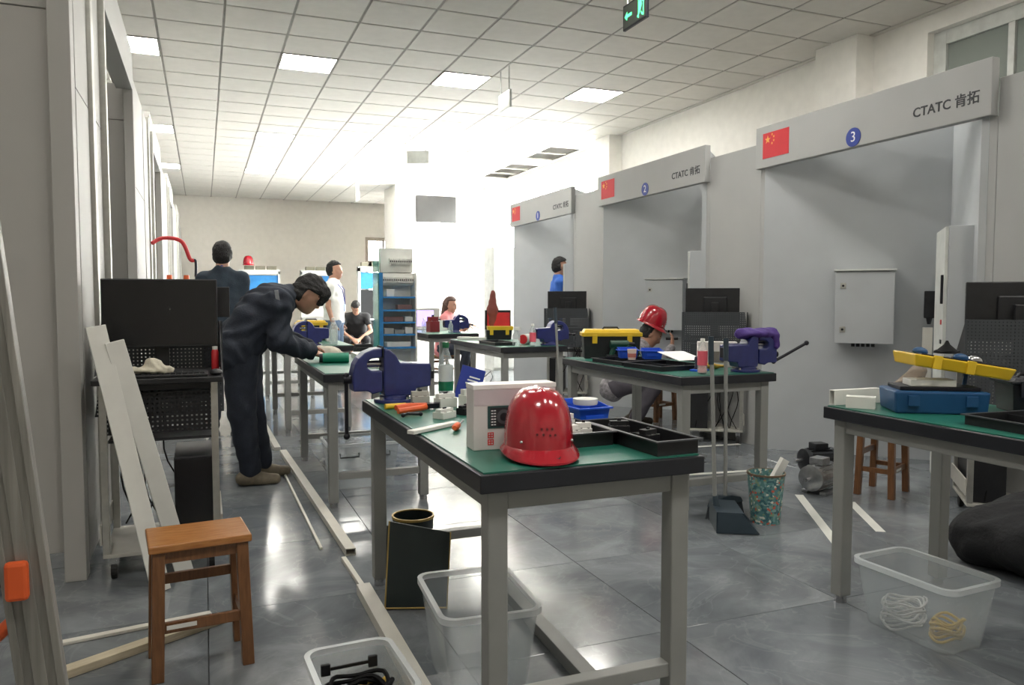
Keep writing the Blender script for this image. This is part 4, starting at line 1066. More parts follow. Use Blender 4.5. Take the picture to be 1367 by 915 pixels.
# ------------------------------------------------------------------ things on the far right benches
toolbox('open black toolbox with red lining and yellow tray on the far right bench', (2.93, 7.72, BH), math.radians(-15), .28, .18, .1, m_black, m_yel, open_=True)
t = [o for o in bpy.data.objects if o.get('label', '').startswith('open black toolbox with red lining')][0]
MB().box(-.14, .14, .08, .1, .1, .31).build('raised_lid', m_black, t, bevel=.004); MB().box(-.115, .13, .0745, .08, .125, .285).build('lid_lining', m_redp, t, bevel=.003)
MB().frus(-.12, .145, -.1, .06, .101, .14, -.006).build('front_tray', m_yel, t, bevel=.003)
o = thing('brown_jacket', 'reddish brown jacket draped over the open toolbox lid', 'jacket', (2.9, 7.84, BH))
sdf_obj('jacket_cloth', [('c', (0, 0, .3), (.01, 0, .5), .06, .025, .02, 0), ('c', (0, 0, .3), (.0, .02, .07), .06, .05, .03, 0)], .014, mat('jacket_brown', (136, 74, 66), .85, bump=.3), o, wrinkle=.006, wf=50)
t = thing('spray_bottle', 'grey clear spray bottle on the far right bench', 'bottle', (2.68, 6.60, BH), .3)
MB().lathe([(.03, 0), (.036, .01), (.036, .09), (.016, .125), (.014, .14)], 20).build('bottle_body', m_bottle, t, smooth=True); MB().box(-.012, .012, -.05, .02, .14, .172).build('spray_head', m_cwhite, t, bevel=.003)
t = thing('tape_roll', 'red faced white roll standing beside the spray bottle', 'tape roll', (2.80, 6.72, BH+.05), .35)
MB().cyl((0, 0, 0), (.085, .03, 0), .05, n=24).build('roll', m_cwhite, t, smooth=40); MB().cyl((-.006, -.002, 0), (.001, 0, 0), .044, n=24).build('red_face', m_redp, t)
bottle('drink bottle with pink label left of the far vise', (2.79, 6.47, BH), .2, .03, [(.2, .62, m_pl)], m_cwhite)
tray('dark parts tray on the far right bench', (2.58, 6.85, BH), 0, .2, .45, .03, (1, 2), m_edge)
strip('trunking_strip', 'white trunking across the far end of the far right bench', 'trunking', (2.50, 7.80, BH+.001), (2.73, 7.58, BH+.001), .05, .03, m_cwhite)
for k, (x, y, H_) in enumerate(((2.62, 9.6, .18), (2.72, 9.9, .14), (2.64, 10.3, .2), (2.9, 9.35, .15))):
    bottle(['clear bottle at the near end of the far bench by the shelf', 'short clear bottle in the middle of the far bench', 'tall clear bottle at the back of the far bench', 'clear bottle beside the small far vise'][k], (x, y, BH), H_, .03, None, m_cwhite)
part_block('dark red power supply on the far bench', (2.78, 9.75, BH), .2, (.14, .12, .2), mat('psu_red', (130, 40, 44), .5))
part_block('white meter box on the far bench', (3.0, 10.2, BH), -.2, (.2, .12, .14))
t = thing('laptop', 'open laptop with violet screen on the far bench', 'laptop', (2.95, 10.45, BH), .2)
MB().box(-.2, .2, -.14, .12, 0, .02).build('base', m_pvc2, t, bevel=.003); l = MB().box(-.2, .2, .11, .125, .02, .3).build('lid', m_pvc2, t, bevel=.003)
MB().box(-.18, .1, .108, .11, .05, .27).build('screen', mat('screen_violet', (150, 130, 226), .4, emit=1.0), l)

# ------------------------------------------------------------------ things on the left benches
t = thing('glue_tube', 'green roll of tape lying by the bending worker hands', 'roll', (.735, 5.27, BH+.034), 0)
MB().cyl((0, 0, 0), (.17, -.02, 0), .034, n=20).build('roll', mat('roll_green', (16, 128, 98), .45), t, smooth=40); MB().cyl((-.022, .003, 0), (0, 0, 0), .03, n=20).build('end_cap', m_vdark, t, smooth=40)
t = thing('work_gloves', 'white work gloves behind the green roll', 'gloves', (.83, 5.62, BH+.008), .2)
sdf_obj('glove_cloth', [('e', (0, 0, .04), (.08, .06, .042), np.eye(3), .02, 0), ('c', (.0, .0, .04), (-.06, .03, .06), .04, .03, .02, 0), ('c', (.05, 0, .03), (.1, -.02, .02), .025, .015, .02, 0)], .008, mat('glove_white', (206, 200, 184), .85), t, wrinkle=.004, wf=80)
strip('trunking_strip', 'white trunking lying on the second left bench behind the large vise', 'trunking', (1.0, 4.75, BH+.001), (1.04, 5.7, BH+.001), .08, .04, m_cwhite, hollow=True)
part_block('black terminal block on the second left bench', (1.12, 5.85, BH), .1, (.13, .1, .09), m_black)
bottle('clear bottle standing right of the blue vise by the bending worker', (1.14, 7.42, BH), .25, .04, None, m_cwhite)
bottle('second clear bottle behind the bending worker vise', (1.17, 7.6, BH), .2, .035, None, m_cwhite)
toolbox('black toolbox with yellow lid in front of the bending worker face', (1.03, 8.2, BH), 0, .3, .18, .16, m_black, m_yel, .05)
part_block('white carton block right of the bending worker bottles', (1.2, 8.0, BH), 0, (.1, .1, .12), m_cwhite)
# cloth and red cup on the left cart
o = thing('white_rag', 'crumpled white rag on the keyboard of the left computer cart', 'rag', (-.235, 3.73, .9055))
sdf_obj('rag_cloth', [('e', (0, 0, .012), (.085, .045, .014), np.eye(3), .02, 0), ('e', (.02, .0, .03), (.04, .03, .035), np.eye(3), .02, 0), ('c', (-.06, 0, .01), (-.13, -.01, .008), .014, .006, .02, 0), ('c', (.06, -.01, .014), (.1, .0, .012), .02, .012, .01, 0)], .006, mat('rag_cream', (206, 200, 182), .85, bump=.3), o, wrinkle=.004, wf=90)
o = thing('marker_can', 'red marker can behind the right post of the left computer cart', 'can', (.075, 3.9, .886)); o.location = (.045, 3.98, .887)
MB().lathe([(.016, 0), (.017, .004), (.017, .09), (.012, .1)], 18).build('can_body', m_redp, o, smooth=True); MB().lathe([(.012, .1), (.012, .115)], 18).build('can_cap', m_cwhite, o, smooth=True)
MB().box(.02, .03, -.03, -.028, 0, .001)
# ------------------------------------------------------------------ broom, dustpan, bins and other things on the floor
m_teal = mat('dustpan_teal', (46, 60, 70), .45)
def dustpan(label, loc, rz, hdl=1.0):
    t = thing('dustpan', label, 'dustpan', loc, rz, 'long handled dustpans')
    w_, d_, h_ = .27, .22, .11
    mb = MB()
    mb.box(-w_/2, w_/2, -d_/2, d_/2, .004, .008)
    mb.box(-w_/2, w_/2, d_/2-.006, d_/2, .008, h_)
    for s_ in (-1, 1): mb.prism([(-d_/2, .008), (d_/2, .008), (d_/2, h_), (-.02, h_*.95)], s_*w_/2-(.005 if s_ > 0 else 0), s_*w_/2+(.005 if s_ < 0 else 0), 'yz')
    mb.build('pan', m_teal, t)
    MB().prism([(d_/2, h_), (-.03, h_*.96), (-.03, h_*.96+.006), (d_/2, h_+.006)], -w_/2, w_/2, 'yz').build('hood', m_teal, t)
    MB().cyl((0, d_/2-.02, h_), (0, d_/2-.01, h_+.06), .02, .013, 12).build('socket', m_teal, t, smooth=True)
    MB().cyl((0, d_/2-.01, h_+.05), (.0, d_/2+.02, hdl), .011, n=12).build('handle', m_bgrey, t, smooth=True)
    MB().cyl((0, d_/2+.02, hdl-.12), (0, d_/2+.023, hdl+.03), .015, n=12).build('grip', m_teal, t, smooth=True)
    return t
def broom(label, loc, rz, tx=0, ty=0, H=1.0):
    t = thing('broom', label, 'broom', loc, rz, 'long handled brooms')
    MB().prism([(-.13, .07), (.13, .07), (.11, .1), (.03, .12), (-.03, .12), (-.11, .1)], -.022, .022).build('head', m_teal, t, bevel=.004)
    br = MB()
    for i in range(22):
        for j in (-1, 0, 1): x = -.122+.0116*i; br.cyl((x, j*.013, .07), (x*1.08, j*.022, .0), .005, .004, 5)
    tag(br.build('bristles', mat('bristle', (60, 66, 72), .8), t), kind='stuff')
    MB().cyl((0, 0, .11), (tx, ty, H), .011, n=12).build('handle', m_bgrey, t, smooth=True)
    MB().cyl((tx*.9, ty*.9, H*.9), (tx*1.03, ty*1.03, H*1.03), .015, n=12).build('grip', m_teal, t, smooth=True)
    return t
dustpan('dark teal dustpan with long grey handle beside the floral bin', (2.63, 3.36, 0), math.radians(62), 1.0)
broom('long handled broom leaning on the bench beside the floral bin', (2.72, 3.55, 0), math.radians(12), .02, .03, .98)
broom('long handled broom leaning on the far right bench', (2.98, 6.25, 0), 0, -.02, .1, 1.12)

t = thing('floral_bin', 'teal bin with white flower print beside the dustpan', 'bin', (2.86, 3.38, 0))
def floral():
    mt = mat('floral_teal', (62, 110, 112), .5, var=.1, scale=20)
    N = mt.node_tree.nodes; L = mt.node_tree.links
    tc = N.new('ShaderNodeTexCoord'); vo = N.new('ShaderNodeTexVoronoi'); vo.inputs['Scale'].default_value = 80; L.new(tc.outputs['Object'], vo.inputs['Vector'])
    sp = N.new('ShaderNodeSeparateColor'); L.new(vo.outputs['Color'], sp.inputs[0])
    r2 = N.new('ShaderNodeValToRGB'); e_ = r2.color_ramp.elements; r2.color_ramp.interpolation = 'CONSTANT'
    e_[0].color = (*lin((84, 130, 130)), 1); e_[1].position = .93; e_[1].color = (*lin((190, 90, 70)), 1)
    for p, c in ((.35, (122, 158, 156)), (.55, (56, 100, 108)), (.74, (206, 210, 196)), (.84, (128, 150, 120))): q = e_.new(p); q.color = (*lin(c), 1)
    L.new(sp.outputs[0], r2.inputs[0]); L.new(r2.outputs[0], N['Principled BSDF'].inputs['Base Color'])
    return mt
MB().shell([(.078, 0), (.1, .275), (.097, .275), (.074, .005)], 32).build('bin_wall', floral(), t, smooth=True)
MB().lathe([(.076, .001), (.076, .004)], 32).build('bin_bottom', m_leaf, t)
MB().shell([(.097, .268), (.104, .268), (.104, .278), (.097, .278)], 32).build('bin_rim', mat('bin_rim', (110, 92, 74), .5), t, smooth=True)
strip('trunking_strip', 'white trunking offcut sticking out of the floral bin', 'trunking', (2.84, 3.40, .12), (2.96, 3.36, .35), .05, .025, m_cwhite, hollow=True, up=(.2, -1, .2))

# floor marking tape
def tape(lab, pts, w_=.05):
    a, b = Vector((*pts[0], 0)), Vector((*pts[1], 0)); d = (b-a).normalized(); n = Vector((-d.y, d.x, 0))*w_/2
    P = [a+n, b+n, b-n, a-n]
    return tag(MB().prism([(p.x, p.y) for p in P], .0003, .0012, 'xy').build('floor_tape', mat('tape_white', (214, 214, 208), .5, var=.03), None), lab, 'floor tape')
tape('white floor tape running diagonally left of the right bench leg', ((3.45, 3.77), (2.85, 2.80)))
tape('short white floor tape right of the right bench leg', ((3.62, 3.52), (3.30, 3.0)))
tape('white floor tape behind the floral bin', ((2.75, 4.55), (3.75, 4.42)), .05)
tape('white floor tape before the middle booth', ((2.9, 5.4), (4.2, 5.3)), .05)

# electric motors on the floor
def motor(label, loc, rz, mt, R=.085, L=.2):
    t = thing('electric_motor', label, 'motor', loc, rz, 'electric motors on the floor')
    z = R+.02
    b = MB().cyl((-L/2, 0, z), (L/2, 0, z), R*.92, n=28).build('housing', mt, t, smooth=40)
    for k in range(18):
        a = 2*PI*k/18; c, s_ = math.cos(a), math.sin(a)
        MB().box(-L*.4, L*.4, R*.9, R, -.003, .003, M=Matrix.Translation((0, 0, z)) @ Matrix.Rotation(a, 4, 'X')).build('cooling_fin', mt, b)
    MB().lathe([(R*.98, 0), (R, .01), (R*.9, .04), (R*.5, .05)], 28, M=Matrix.Translation((-L/2, 0, z)) @ Matrix.Rotation(-PI/2, 4, 'Y')).build('fan_cover', m_vdark if mt is m_vdark else m_chrome, t, smooth=True)
    MB().lathe([(R*.95, 0), (R*.95, .015), (R*.4, .03)], 28, M=Matrix.Translation((L/2, 0, z)) @ Matrix.Rotation(PI/2, 4, 'Y')).build('end_bell', mt, t, smooth=True)
    MB().cyl((L/2+.02, 0, z), (L/2+.08, 0, z), .014, n=14).build('shaft', m_chrome, t, smooth=True)
    MB().box(-.05, .05, -.045, .045, z+R*.9, z+R+.035).build('terminal_box', mt, t, bevel=.005)
    for s_ in (-1, 1): MB().box(-L*.35, L*.35, s_*R*.7-.022, s_*R*.7+.022, 0, .02).build('mounting_foot', mt, t, bevel=.003)
    return t
m_cast = mat('cast_silver', (176, 178, 180), .28, .85, var=.1, scale=30)
motor('silver electric motor on the floor left of the right bench leg', (3.62, 3.78, 0), math.radians(200), m_cast)
motor('black electric motor on the floor behind the silver one', (3.98, 4.17, 0), math.radians(170), mat('cast_black', (44, 46, 50), .35, .5, var=.1))
# black clothes heap
t = thing('clothes_bundle', 'black bundle of clothes on the floor at the right edge', 'clothes', (3.42, 2.27, 0))
sdf_obj('bundle_cloth', [('e', (0, 0, .14), (.2, .26, .15), np.eye(3), .05, 0), ('c', (.0, .05, .2), (.25, -.1, .3), .1, .06, .03, 0), ('e', (.18, .12, .2), (.2, .18, .12), np.eye(3), .08, 0), ('e', (-.05, .2, .12), (.17, .14, .13), np.eye(3), .06, 0), ('e', (.2, -.25, .1), (.2, .18, .12), np.eye(3), .06, 0)],
        .016, mat('black_cloth', (30, 31, 34), .85, var=.2, bump=.4), t, cuts=[((0, 0, .002), (0, 0, -1))], wrinkle=.012, wf=34)
strip('trunking_strip', 'grey trunking on the floor under the black bundle', 'trunking', (2.74, 1.84, .0005), (2.95, 1.35, .0005), .05, .04, m_bgrey)
# black controller and trunking on the panel of the nearest booth
t = thing('wall_controller', 'black handheld controller hung in the nearest booth', 'controller', (4.98, 4.15, 1.06), -PI/4)
MB().box(-.035, .035, -.05, -.01, .03, .23).build('controller_body', m_black, t, bevel=.006); MB().cyl((0, -.03, -.015), (0, -.03, .035), .012, .022, 12).build('cable_boot', m_black, t, smooth=True); MB().box(-.02, .02, -.01, .04, .08, .14).build('wall_hook', m_alu, t)
strip('trunking_strip', 'white vertical trunking under the black controller in the nearest booth', 'trunking', (4.97, 4.15, .4), (4.97, 4.15, 1.02), .065, .035, m_pvc, up=(-1, -1, 0))

# ------------------------------------------------------------------ left: distribution box with red hose
t = thing('distribution_box', 'grey distribution box with orange sockets behind the left monitor', 'power box', (-.22, 8.6, 0))
MB().box(-.2, .2, -.12, .12, 0, 1.42).build('box_body', m_lpanel, t, bevel=.004)
for x in (-.1, .06, .17): MB().cyl((x, 0, 1.42), (x, 0, 1.475), .03, .026, 14).build('socket', m_orange, t, smooth=True)
A, B = px(203, 325, -.47), Vector((-.07, 8.6, 1.46))
pts = []
ctl = [A, Vector((A.x+.1, 8.62, A.z+.06)), Vector((-.2, 8.6, A.z+.03)), Vector((-.12, 8.6, A.z-.15)), Vector((-.07, 8.6, 1.62)), B]
for i in range(len(ctl)-1):
    p0, p1, p2, p3 = ctl[max(i-1, 0)], ctl[i], ctl[i+1], ctl[min(i+2, len(ctl)-1)]
    for k in range(8):
        q = k/8; pts.append(.5*((2*p1)+(p2-p0)*q+(2*p0-5*p1+4*p2-p3)*q*q+(-p0+3*p1-3*p2+p3)*q**3))
pts.append(B)
t = thing('red_hose', 'red flexible hose arching out of the left booth', 'hose', tuple(A))
o = MB().tube([p-A for p in pts[:30]], .02, 10).build('hose_tube', m_redp, t, smooth=True)
MB().tube([p-A for p in pts[29:]], .014, 8).build('hose_tail', m_vdark, t, smooth=True)

# ------------------------------------------------------------------ far end: blue shelf rack, training units, television, signs
RX = py(532, 400, 9.35).x
t = thing('shelf_rack', 'white and blue shelf rack full of components beside the far bench', 'shelf', (RX, 9.35, 0))
m_rblue = mat('rack_blue', (40, 124, 188), .45); m_acry = mat('rack_glass_edge', (60, 150, 136), .15, alpha=.55)
MB().box(-.275, -.262, -.1, .2, 0, 1.86).build('glass_side', m_acry, t)
MB().box(-.255, -.205, -.06, .0, 0, 1.55).build('blue_post', m_rblue, t, bevel=.003)
MB().box(-.2, .22, .2, .21, .3, 1.86).build('back_panel', m_cwhite, t)
MB().box(.2, .22, -.05, .19, .0, 1.55).build('side_post', m_cwhite, t)
for k, z in enumerate((.62, .78, .93, 1.08, 1.24)): MB().box(-.2, .2, -.05, .19, z, z+.02).build('shelf_board', m_rblue, t)
MB().box(-.2, .2, .06, .19, 1.4, 1.55).build('top_module', m_cwhite, t, bevel=.003)
MB().box(-.2, .21, .1, .19, 1.56, 1.86).build('upper_board', m_cwhite, t, bevel=.003)
def breakers(z, n, y, x0, par):
    for i in range(n):
        b = MB().box(x0+.026*i, x0+.026*i+.023, y, y+.05, z, z+.07).build('breaker', m_cwhite, par, bevel=.002)
        MB().box(x0+.026*i+.007, x0+.026*i+.016, y-.012, y, z+.025, z+.045).build('toggle', m_vdark, b)
breakers(1.66, 11, .04, -.1, t); breakers(1.43, 15, .0, -.195, t)
bm_ = mat('box_brown', (126, 96, 92), .6)
for k, (x, w_, z, h_, mt) in enumerate(((-.1, .1, 1.261, .09, m_cwhite), (.08, .18, 1.101, .06, bm_), (-.06, .24, .951, .06, bm_), (.13, .1, .951, .06, m_cwhite), (-.12, .12, .801, .07, m_pvc2), (.01, .12, .801, .05, m_bgrey), (.13, .1, .801, .08, m_cwhite), (0, .3, .641, .06, m_cwhite))):
    o = MB().box(-w_/2, w_/2, -.03, .1, 0, h_).build('component_box', mt, None, bevel=.004, loc=(RX+x, 9.38, z))
    tag(o, ['white component box on the top blue shelf', 'brown component box on the second blue shelf from the top', 'long brown component box on the third blue shelf', 'white component box on the third blue shelf, right', 'pale component box on the fourth blue shelf, left', 'flat grey component box on the fourth blue shelf', 'white component box on the fourth blue shelf, right', 'wide white component box on the lowest blue shelf'][k], 'box', 'component boxes in the shelf rack')

def lab_unit(label, loc, w_, dark=False):
    t = thing('training_unit', label, 'training unit', loc, 0, 'blue panelled training units by the end wall')
    MB().box(-w_/2, w_/2, -.25, .25, 0, .78).build('base_cabinet', m_panel if not dark else m_sheet, t, bevel=.005)
    fr = MB().box(-w_/2, -w_/2+.05, -.05, .1, .78, 1.9).box(w_/2-.05, w_/2, -.05, .1, .78, 1.9).box(-w_/2, w_/2, -.05, .1, 1.82, 1.93).build('frame', m_wf, t)
    MB().box(-w_/2+.05, w_/2-.05, 0, .05, 1.3 if not dark else 1.45, 1.8).build('blue_panel', m_rblue, t)
    MB().box(-w_/2+.05, w_/2-.05, 0, .05, .8, 1.28 if not dark else 1.43).build('lower_panel', m_cwhite if not dark else m_sheet, t)
    for i in range(3):
        MB().box(-w_*.36+i*w_*.27, -w_*.36+i*w_*.27+.22, -.03, .08, 1.93, 2.02).build('top_module', mat('module_olive', (120, 116, 100), .6), t, bevel=.004)
    return t
lab_unit('blue panelled training unit behind the man in the navy jacket', (1.25, 19.4, 0), .95)
lab_unit('blue panelled training unit behind the bending worker head', (2.65, 19.4, 0), .9)
lab_unit('dark training unit with blue top right of the seated man', (3.35, 16.6, 0), .55, True)
make_helmet('small far red helmet on the blue panelled training unit', (1.0, 19.35, 2.03), 0, 0, 1.3)
tvp = py(582, 280, 17.46)
t = thing('television', 'dark grey television on the bright white wall', 'television', (tvp.x, 17.5, tvp.z))
MB().box(-.48, .48, -.1, -.04, -.3, .31).build('casing', m_black, t, bevel=.008)
MB().box(-.465, .465, -.104, -.1, -.28, .295).build('screen', mat('tv_glass', (34, 34, 34), .28), t); MB().box(-.15, .15, -.04, 0, -.15, .15).build('wall_mount', m_sheet, t); MB().box(-.08, .08, -.1045, -.1, -.296, -.288).build('badge_strip', m_chrome, t)
t = thing('conduit_pipe', 'thin vertical conduit on the white wall below the television', 'pipe', (5.86, 17.47, 0)); MB().cyl((0, 0, 0), (0, 0, 2.55), .018, n=10).build('pipe', m_pvc2, t, smooth=True)
for z in (.6, 1.5, 2.3): MB().box(-.03, .03, .0, .03, z, z+.03).build('pipe_clip', m_pvc2, t)
t = thing('locker', 'pale grey tall locker beyond the farthest booth', 'locker', (4.85, 12.6, 0))
MB().box(-.24, .24, -.2, .25, 0, 2.12).build('body', m_wf, t, bevel=.005); d = MB().box(-.235, .235, -.22, -.201, .04, 2.1).build('door', m_wf, t, bevel=.004); MB().box(.17, .2, -.24, -.22, 1.0, 1.15).build('handle', m_vdark, d)

def hanging_sign(label, loc, rz, exit_=False):
    t = thing('hanging_sign', label, 'exit sign', loc, rz, 'hanging emergency signs')
    for y in (-.13, .13): MB().cyl((0, y, .13), (0, y, .4), .006, n=8).build('rod', m_alu, t)
    MB().box(-.012, .012, -.18, .18, -.07, .13).build('sign_case', m_vdark if exit_ else m_wf, t, bevel=.004)
    MB().box(-.0135, -.012, -.165, .165, -.055, .115).build('sign_face', mat('sign_face_dark', (62, 66, 60), .4) if exit_ else m_wf, t)
    g = mat('sign_green', (70, 220, 130), .5, emit=1.2)
    if exit_:
        f = MB(); f.prism([(.02, 0), (.05, 0), (.075, .05), (.06, .1), (.03, .085)], 0, .001, 'xy'); f.cyl((.055, .125, 0), (.055, .125, .001), .016); f.prism([(.03, 0), (-.01, -.04), (.0, -.05), (.045, -.01)], 0, .001, 'xy'); f.prism([(.05, 0), (.085, -.03), (.11, -.045), (.105, -.055), (.07, -.045)], 0, .001, 'xy'); f.prism([(.06, .09), (.1, .06), (.11, .07), (.065, .105)], 0, .001, 'xy')
        q = f.build('running_figure', g, t); q.matrix_local = frame((-.0137, -.05, .01), (0, -1, 0), (0, 0, 1)) @ Matrix.Scale(.85, 4)
        f = MB(); f.box(-.01, 0, 0, .14, 0, .001).box(.06, .07, 0, .14, 0, .001).box(-.01, .07, .13, .14, 0, .001); q = f.build('door_symbol', g, t); q.matrix_local = frame((-.0137, -.07, -.04), (0, -1, 0), (0, 0, 1))
        f = MB(); f.prism([(0, 0), (.04, .035), (.04, .012), (.11, .012), (.11, -.012), (.04, -.012), (.04, -.035)], 0, .001, 'xy'); q = f.build('arrow_symbol', g, t); q.matrix_local = frame((-.0137, .15, .03), (0, -1, 0), (0, 0, 1))
    return t
ex = pz(850, 4, 3.52)
hanging_sign('hanging exit sign with green running figure, nearest', (3.22, 5.42, 3.47), 0, True)
hanging_sign('pale hanging sign below the second ceiling light row', (3.25, 8.35, 3.46), 0)
hanging_sign('pale hanging sign over the middle of the hall', (3.22, 12.1, 3.46), math.radians(60))
hanging_sign('small pale hanging sign before the far end wall', (3.2, 17.2, 3.46), 0)
# ------------------------------------------------------------------ people
V3 = lambda *a: np.array(a, float)
def nrm(a): a = np.array(a, float); return a/np.linalg.norm(a)
def hand_prims(wr, d, n, side, k=.006, curl=.35, tg=0):
    """palm from the wrist along d, palm facing n, thumb on the side given by vector side"""
    d, n = nrm(d), nrm(n); s = nrm(np.cross(d, n))
    if s @ side < 0: s = -s
    P = []
    wr = np.array(wr); pc = wr+d*.05
    for q in (-.022, 0, .022): P.append(('c', wr+d*.012+s*q*.7, wr+d*.085+s*q, .014, .0125, .012, tg))
    for i, (q, L) in enumerate(((.031, .068), (.0105, .078), (-.0105, .072), (-.031, .056))):
        a = wr+d*.085+s*q; b = a+nrm(d+n*curl)*L*.5; c = b+nrm(d*.8+n*(curl*2.4))*L*.5
        P += [('c', a, b, .0095, .0088, .004, tg), ('c', b, c, .0088, .0075, .004, tg)]
    a = wr+d*.03+s*.028; b = a+nrm(d*.7+s*.75+n*.2)*.045; c = b+nrm(d*.9+s*.15+n*.4)*.035
    P += [('c', a, b, .013, .011, .008, tg), ('c', b, c, .011, .0085, .004, tg)]
    return P
def person(label, J, S_, loc, rz, h=.012, group='people in the workshop'):
    """local frame: facing +x, left is +y. J: joints; S_: style (top, trousers, shoes, sleeve, hair ...)"""
    t = thing('person', label, 'person', loc, rz, group)
    J = {k: np.array(v, float) for k, v in J.items()}
    hf, hu = nrm(J['head_fwd']), J.get('head_up', V3(0, 0, 1)); hl = nrm(np.cross(hu, hf)); hu = nrm(np.cross(hf, hl)); R = np.array([hf, hl, hu])
    H = J['head']
    def hp(f, l, u): return H+hf*f+hl*l+hu*u
    B = [('e', H+hu*.02-hf*.008, (.096, .076, .098), R, .02, 0), ('e', hp(.025, 0, -.05), (.068, .058, .068), R, .03, 0), ('c', hp(.05, 0, -.088), hp(.062, 0, -.092), .024, .02, .03, 0),
         ('c', hp(.088, 0, .012), hp(.104, 0, -.028), .008, .013, .012, 0), ('c', hp(.096, .014, -.03), hp(.096, -.014, -.03), .009, .009, .01, 0), ('c', hp(.08, .034, .024), hp(.08, -.034, .024), .012, .012, .02, 0)]
    for s_ in (-1, 1):
        B += [('e', hp(-.005, s_*.077, -.012), (.02, .009, .03), R, .006, 0), ('c', hp(.09, s_*.016, .031), hp(.078, s_*.048, .03), .0045, .003, .002, 1), ('c', hp(.05, s_*.045, -.02), hp(.06, s_*.035, -.03), .02, .018, .02, 0)]
    B.append(('c', hp(.089, .02, -.058), hp(.089, -.02, -.058), .006, .006, .003, 2))
    B += [('c', J['neck'], hp(-.015, 0, -.05), .056, .053, .03, 0), ('c', J['chest'], J['neck'], .08, .055, .05, 0), ('c', J['pelvis'], J['chest'], .095, .1, .06, 0)]
    cl = nrm(J['sl']-J['sr'])
    for s_ in 'lr':
        B += [('c', J['chest'], J['s'+s_], .07, .052, .04, 0), ('c', J['s'+s_], J['e'+s_], .044, .036, .02, 0), ('c', J['e'+s_], J['w'+s_], .038, .026, .015, 0),
              ('c', J['pelvis'], J['h'+s_], .085, .082, .04, 0), ('c', J['h'+s_], J['k'+s_], .075, .052, .03, 0), ('c', J['k'+s_], J['a'+s_], .05, .035, .02, 0)]
        B += hand_prims(J['w'+s_], J['hd'+s_], J['hn'+s_], J['ht'+s_])
    lip = mat('lip', (156, 100, 92), .5)
    sdf_obj('body', B, h, [S_.get('skin', m_skin), m_hair, lip], t)
    for s_ in (-1, 1):
        e_ = hp(.073, s_*.031, .008); ey = MB().sphere((0, 0, 0), .0118, 12, 8).build('eye', mat('eye_white', (190, 182, 176), .3), t, smooth=True, loc=tuple(e_))
        pp = MB().sphere(tuple(hf*.0056), .0076, 10, 6).build('pupil', m_cable, ey, smooth=True)
    if S_.get('hair', True):
        k = S_.get('hair_up', 1.0)
        hr = [('e', hp(-.010, 0, .034), (.110, .089, .106*k), R, .01, 0), ('e', hp(-.04, 0, -.02), (.075, .08, .07), R, .03, 0)]
        if S_.get('fringe'): hr += [('e', hp(.06, 0, .07), (.065, .072, .055), R, .02, 0), ('c', hp(.1, .03, .06), hp(.105, .035, .0), .022, .01, .02, 0), ('c', hp(.1, -.03, .06), hp(.108, -.03, -.01), .022, .01, .02, 0), ('c', hp(.1, 0, .06), hp(.112, 0, .0), .022, .01, .02, 0)]
        if S_.get('long'): hr += [('c', hp(-.06, 0, -.02), hp(-.075, 0, -.26), .075, .05, .03, 0)]
        cut = [[(hp(0, 0, .062), hf*.25-hu*.97), (hp(.0, 0, 0), hf*.97+hu*.2)]] if not S_.get('fringe') else [[(hp(.03, 0, .035), hf*.1-hu*.99), (hp(-.005, 0, 0), hf), (hp(.085, 0, 0), -hf)]]
        sdf_obj('hair', hr, max(.008, h*.8), S_.get('hair_mat', m_hair), t, cuts=cut, wrinkle=.007, wf=85)
    # garments
    top = S_['top']; q = S_.get('bulk', 1.0)
    up_ = nrm(J['chest']-J['pelvis'])
    Tm = []
    lo_ = J['pelvis']-up_*S_.get('hem', .06)
    fw_ = nrm(np.cross(cl, up_))
    for o_ in (-.075, 0, .075):
        Tm += [('c', lo_+cl*o_*1.0, J['pelvis']+up_*.2+cl*o_, .118*q, .112*q, .05, 0), ('c', J['pelvis']+up_*.2+cl*o_, J['chest']+cl*o_*1.1-up_*.02, .112*q, .104*q, .05, 0)]
    Tm.append(('c', J['chest']+up_*.03, J['neck']-(J['neck']-J['chest'])*.05, .09*q, .062, .06, 0))
    for s_ in 'lr':
        Tm += [('c', J['chest']+up_*.02, J['s'+s_], .085*q, .062*q, .05, 0), ('c', J['neck']-(J['neck']-J['chest'])*.08, J['s'+s_], .05, .056*q, .07, 0), ('c', J['s'+s_], J['s'+s_]*.5+J['e'+s_]*.5 if S_['sleeve'] == 'short' else J['e'+s_], .064*q, .057*q, .03, 0)]
        if S_['sleeve'] == 'long': Tm.append(('c', J['e'+s_], J['w'+s_]*.93+J['e'+s_]*.07, .06*q, .044*q, .03, 0))
    sdf_obj(S_.get('top_name', 'jacket'), Tm, h*1.1, top, t, wrinkle=S_.get('crease', .006)*q, wf=34)
    if S_.get('collar'):
        sdf_obj('collar', [('c', J['neck']-up_*.0, J['neck']+up_*.03, .068, .060, .02, 0)], h*.7, S_['collar'], t)
    Tr = [('c', J['pelvis']+cl*.06, J['pelvis']-cl*.06, .115, .115, .05, 0)]
    for s_ in 'lr': Tr += [('c', J['pelvis']+(J['h'+s_]-J['pelvis'])*.9, J['h'+s_], .11, .105, .04, 0), ('c', J['h'+s_], J['k'+s_], .104*S_.get('leg', 1), .078*S_.get('leg', 1), .025, 0), ('c', J['k'+s_], J['a'+s_]+(J['k'+s_]-J['a'+s_])*.08, .078*S_.get('leg', 1), .062*S_.get('leg', 1), .02, 0)]
    sdf_obj('trousers', Tr, h*1.1, S_['trousers'], t, wrinkle=.006, wf=30)
